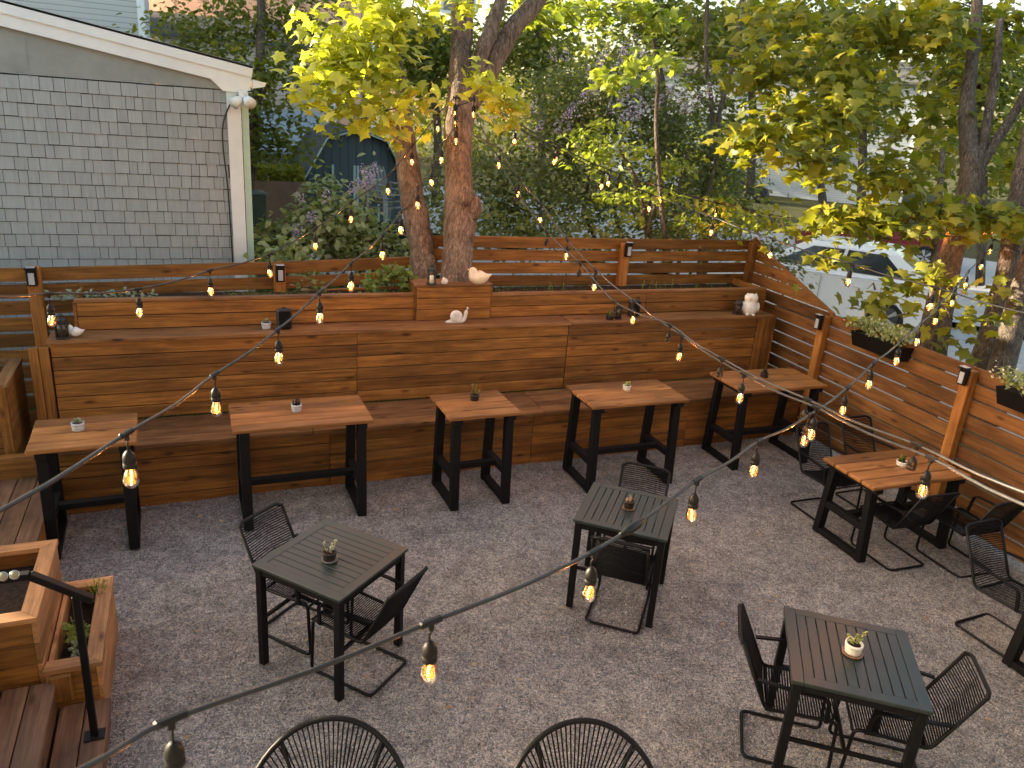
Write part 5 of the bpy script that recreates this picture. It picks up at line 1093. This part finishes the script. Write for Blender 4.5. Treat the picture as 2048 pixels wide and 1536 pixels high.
mb = MB(); mb.quadmesh([(a.x - 1.4, 23.8, 1.8), (b.x + .3, 23.8, 1.8), (b.x + .3, 26, 2.9), (a.x - 1.4, 26, 2.9), (a.x - 1.4, 23.8, 1.72), (b.x + .3, 23.8, 1.72), (b.x + .3, 26, 2.82), (a.x - 1.4, 26, 2.82)], [(0, 1, 2, 3), (4, 7, 6, 5), (0, 4, 5, 1), (1, 5, 6, 2), (3, 2, 6, 7), (0, 3, 7, 4)]); mb.build('roof', paint('blue grey roof', (.30, .34, .38), .6, .1, 2), e, True)
a = at(490, 395, y=19); b = at(612, 395, y=19); q = at(550, 362, y=19)
mb = MB(); mb.box(((a.x + b.x) / 2, 19.1, q.z / 2), (b.x - a.x, .25, q.z)); tag(mb.build('garden_wall', paint('brown garden wall', (.14, .09, .06), .9, .3, 3)), 'brown low wall under the clipped hedge left of the shed', 'wall')
P = np.stack([RS.uniform(a.x, b.x, 1800), RS.uniform(19.0, 19.9, 1800), q.z + RS.uniform(-.1, .32, 1800)], 1); e = empty('hedge', (a.x, 19.4, 0), 0, 'clipped yellowish hedge on the low brown wall', 'hedge', 'shrubs'); leaves('foliage', P, RS.normal(size=(1800, 3)) + [0, 0, 1], .11, OVAL, LEAF_MAPLE, e)
# street house right, parallel to the street
house('siding_house', 'grey white siding house across the street, seen under the maple leaves', -9, 7, 0, 6.2, siding('grey white siding', (.42, .46, .49), .12), 8, ((-5.4, 3.0, 1.5, 1.7), (-1.5, 2.6, 1.0, 1.8), (3.2, 2.6, 1.5, 1.7)), rz=math.atan2(-.72, .69), origin=(29.5, 35.5, 0))
# shed
sc_ = at(712, 455, d=19.5); SY = sc_.y; L_ = at(612, 440, y=SY).x; Rr = at(806, 440, y=SY).x; zt = at(712, 264, y=SY).z; ze = at(628, 352, y=SY).z; zk = at(668, 280, y=SY).z; cx = (L_ + Rr) / 2; hw = (Rr - L_) / 2 * .96
e = empty('garden_shed', (cx, SY, 0), 0, 'dark blue green gambrel roofed shed with pale door trim', 'shed'); SH = siding('dark shed boards', (.060, .080, .088), .2, True); TR = paint('pale green shed trim', (.34, .44, .40), .6, .1, 3)
gp = [(-hw, 0), (hw, 0), (hw, ze), (hw * .62, zk), (0, zt), (-hw * .62, zk), (-hw, ze)]
mb = MB(); mb.poly_prism([(x, z) for x, z in gp], 0, 3); mb.build('wall', SH, e)
rp = [(-hw - .12, ze - .1), (-hw * .62, zk + .03), (0, zt + .05), (hw * .62, zk + .03), (hw + .12, ze - .1)]
mb = MB()
for i in range(4):
    (xa, za), (xb, zb) = rp[i], rp[i + 1]; mb.quadmesh([(xa, -.22, za), (xb, -.22, zb), (xb, 3.1, zb), (xa, 3.1, za), (xa, -.22, za + .06), (xb, -.22, zb + .06), (xb, 3.1, zb + .06), (xa, 3.1, za + .06)], [(0, 3, 2, 1), (4, 5, 6, 7), (0, 1, 5, 4), (2, 3, 7, 6), (0, 4, 7, 3), (1, 2, 6, 5)])
mb.build('roof', paint('dark shed shingles', (.05, .062, .072), .9, .3, 12), e)
mb = MB()
for i in range(4): (xa, za), (xb, zb) = rp[i], rp[i + 1]; mb.beam((xa, -.245, za + .01), (xb, -.245, zb + .01), .03, .07, up=(0, 1, 0))
mb.build('roof_trim', TR, e)
for x0_, x1_ in ((-hw * .52, 0), (0, hw * .52)):
    mb = MB(); mb.box(((x0_ + x1_) / 2, -.03, .93), (x1_ - x0_ - .04, .04, 1.8)); d_ = mb.build('door', SH, e); mb = MB(); mb.box((x0_ + .04, -.055, .93), (.055, .02, 1.8)); mb.box((x1_ - .04, -.055, .93), (.055, .02, 1.8)); mb.build('door_trim', TR, d_)
# stacked plastic chairs : three nested ones
PLA = paint('grey plastic', (.20, .22, .22), .5, .15, 5)
cb = at(775, 440, d=17.6); cb.z = 0
for k in range(3):
    e = empty('plastic_chair', cb + Vector((0, .05 * k, .13 * k + .75)), .5, ('bottom', 'middle', 'top')[k] + ' grey slatted plastic chair in the nested stack beside the shed', 'chair', 'stacked plastic chairs')
    mb = MB()
    for i in range(6): mb.beam((-.27 + i * .108, .25, .40), (-.27 + i * .108, .48, 1.0 - .03 * abs(i - 2.5)), .09, .02, up=(1, 0, 0))
    mb.build('backrest', PLA, e); mb = MB()
    for i in range(5): mb.box((0, -.25 + i * .11, .38 - .01 * i), (.58, .095, .02))
    mb.build('seat', PLA, e)
    for s in (-1, 1):
        mb = MB(); mb.box((s * .33, -.02, .60), (.11, .68, .025), None, 1, .005); mb.build('armrest', PLA, e)
        mb = MB(); mb.beam((s * .32, -.30, 0), (s * .32, -.28, .60), .09, .03); mb.build('leg', PLA, e); mb = MB(); mb.beam((s * .30, .30, 0), (s * .30, .24, .6), .09, .03); mb.build('leg', PLA, e)
mb = MB(); mb.box(cb + Vector((0, 0, .36)), (.9, .9, .72)); tag(mb.build('crate', BLACKW), 'dark crate under the stack of plastic chairs', 'crate')
# wheelie bin
bl = at(487, 455, d=15.2); br = at(533, 455, d=15.2); zt = at(510, 378, d=15.2).z; e = empty('wheelie_bin', ((bl.x + br.x) / 2, bl.y, 0), .1, 'dark green wheelie bin just right of the house corner', 'bin'); GR = paint('dark green plastic', (.045, .06, .035), .5, .2, 6)
wd = (br.x - bl.x) * .95; mb = MB(); mb.quadmesh([(sx * wd * (.40 if not z_ else .5), sy * wd * (.45 if not z_ else .55), z_ * (zt - .08)) for z_ in (0, 1) for sx, sy in ((-1, -1), (1, -1), (1, 1), (-1, 1))], [(3, 2, 1, 0), (4, 5, 6, 7), (0, 1, 5, 4), (1, 2, 6, 5), (2, 3, 7, 6), (3, 0, 4, 7)]); mb.build('body', GR, e)
mb = MB(); mb.box((0, 0, zt - .05), (wd * 1.08, wd * 1.18, .07), None, 0, .02); mb.build('lid', paint('paler green lid', (.10, .12, .10), .4, .1, 6), e)
for s in (-1, 1): mb = MB(); mb.lathe((s * wd * .35, wd * .5, .12), [(.12, -.03), (.12, .03)], 16, rot=Matrix.Rotation(PI / 2, 3, 'Y')); mb.build('wheel', DARKPOT, e)
# utility pole
b = at(733, 300, d=26); e = empty('utility_pole', (b.x, b.y, 0), 0, 'wooden utility pole behind the shed roof', 'utility pole'); mb = MB(); mb.tube([(b.x, b.y, 0), (b.x, b.y, 9)], [.16, .12], 12); mb.build('pole', BARK, e, True); mb = MB(); mb.box((b.x, b.y, 8.4), (2.2, .12, .12)); mb.build('crossarm', BARK_D, e, True)
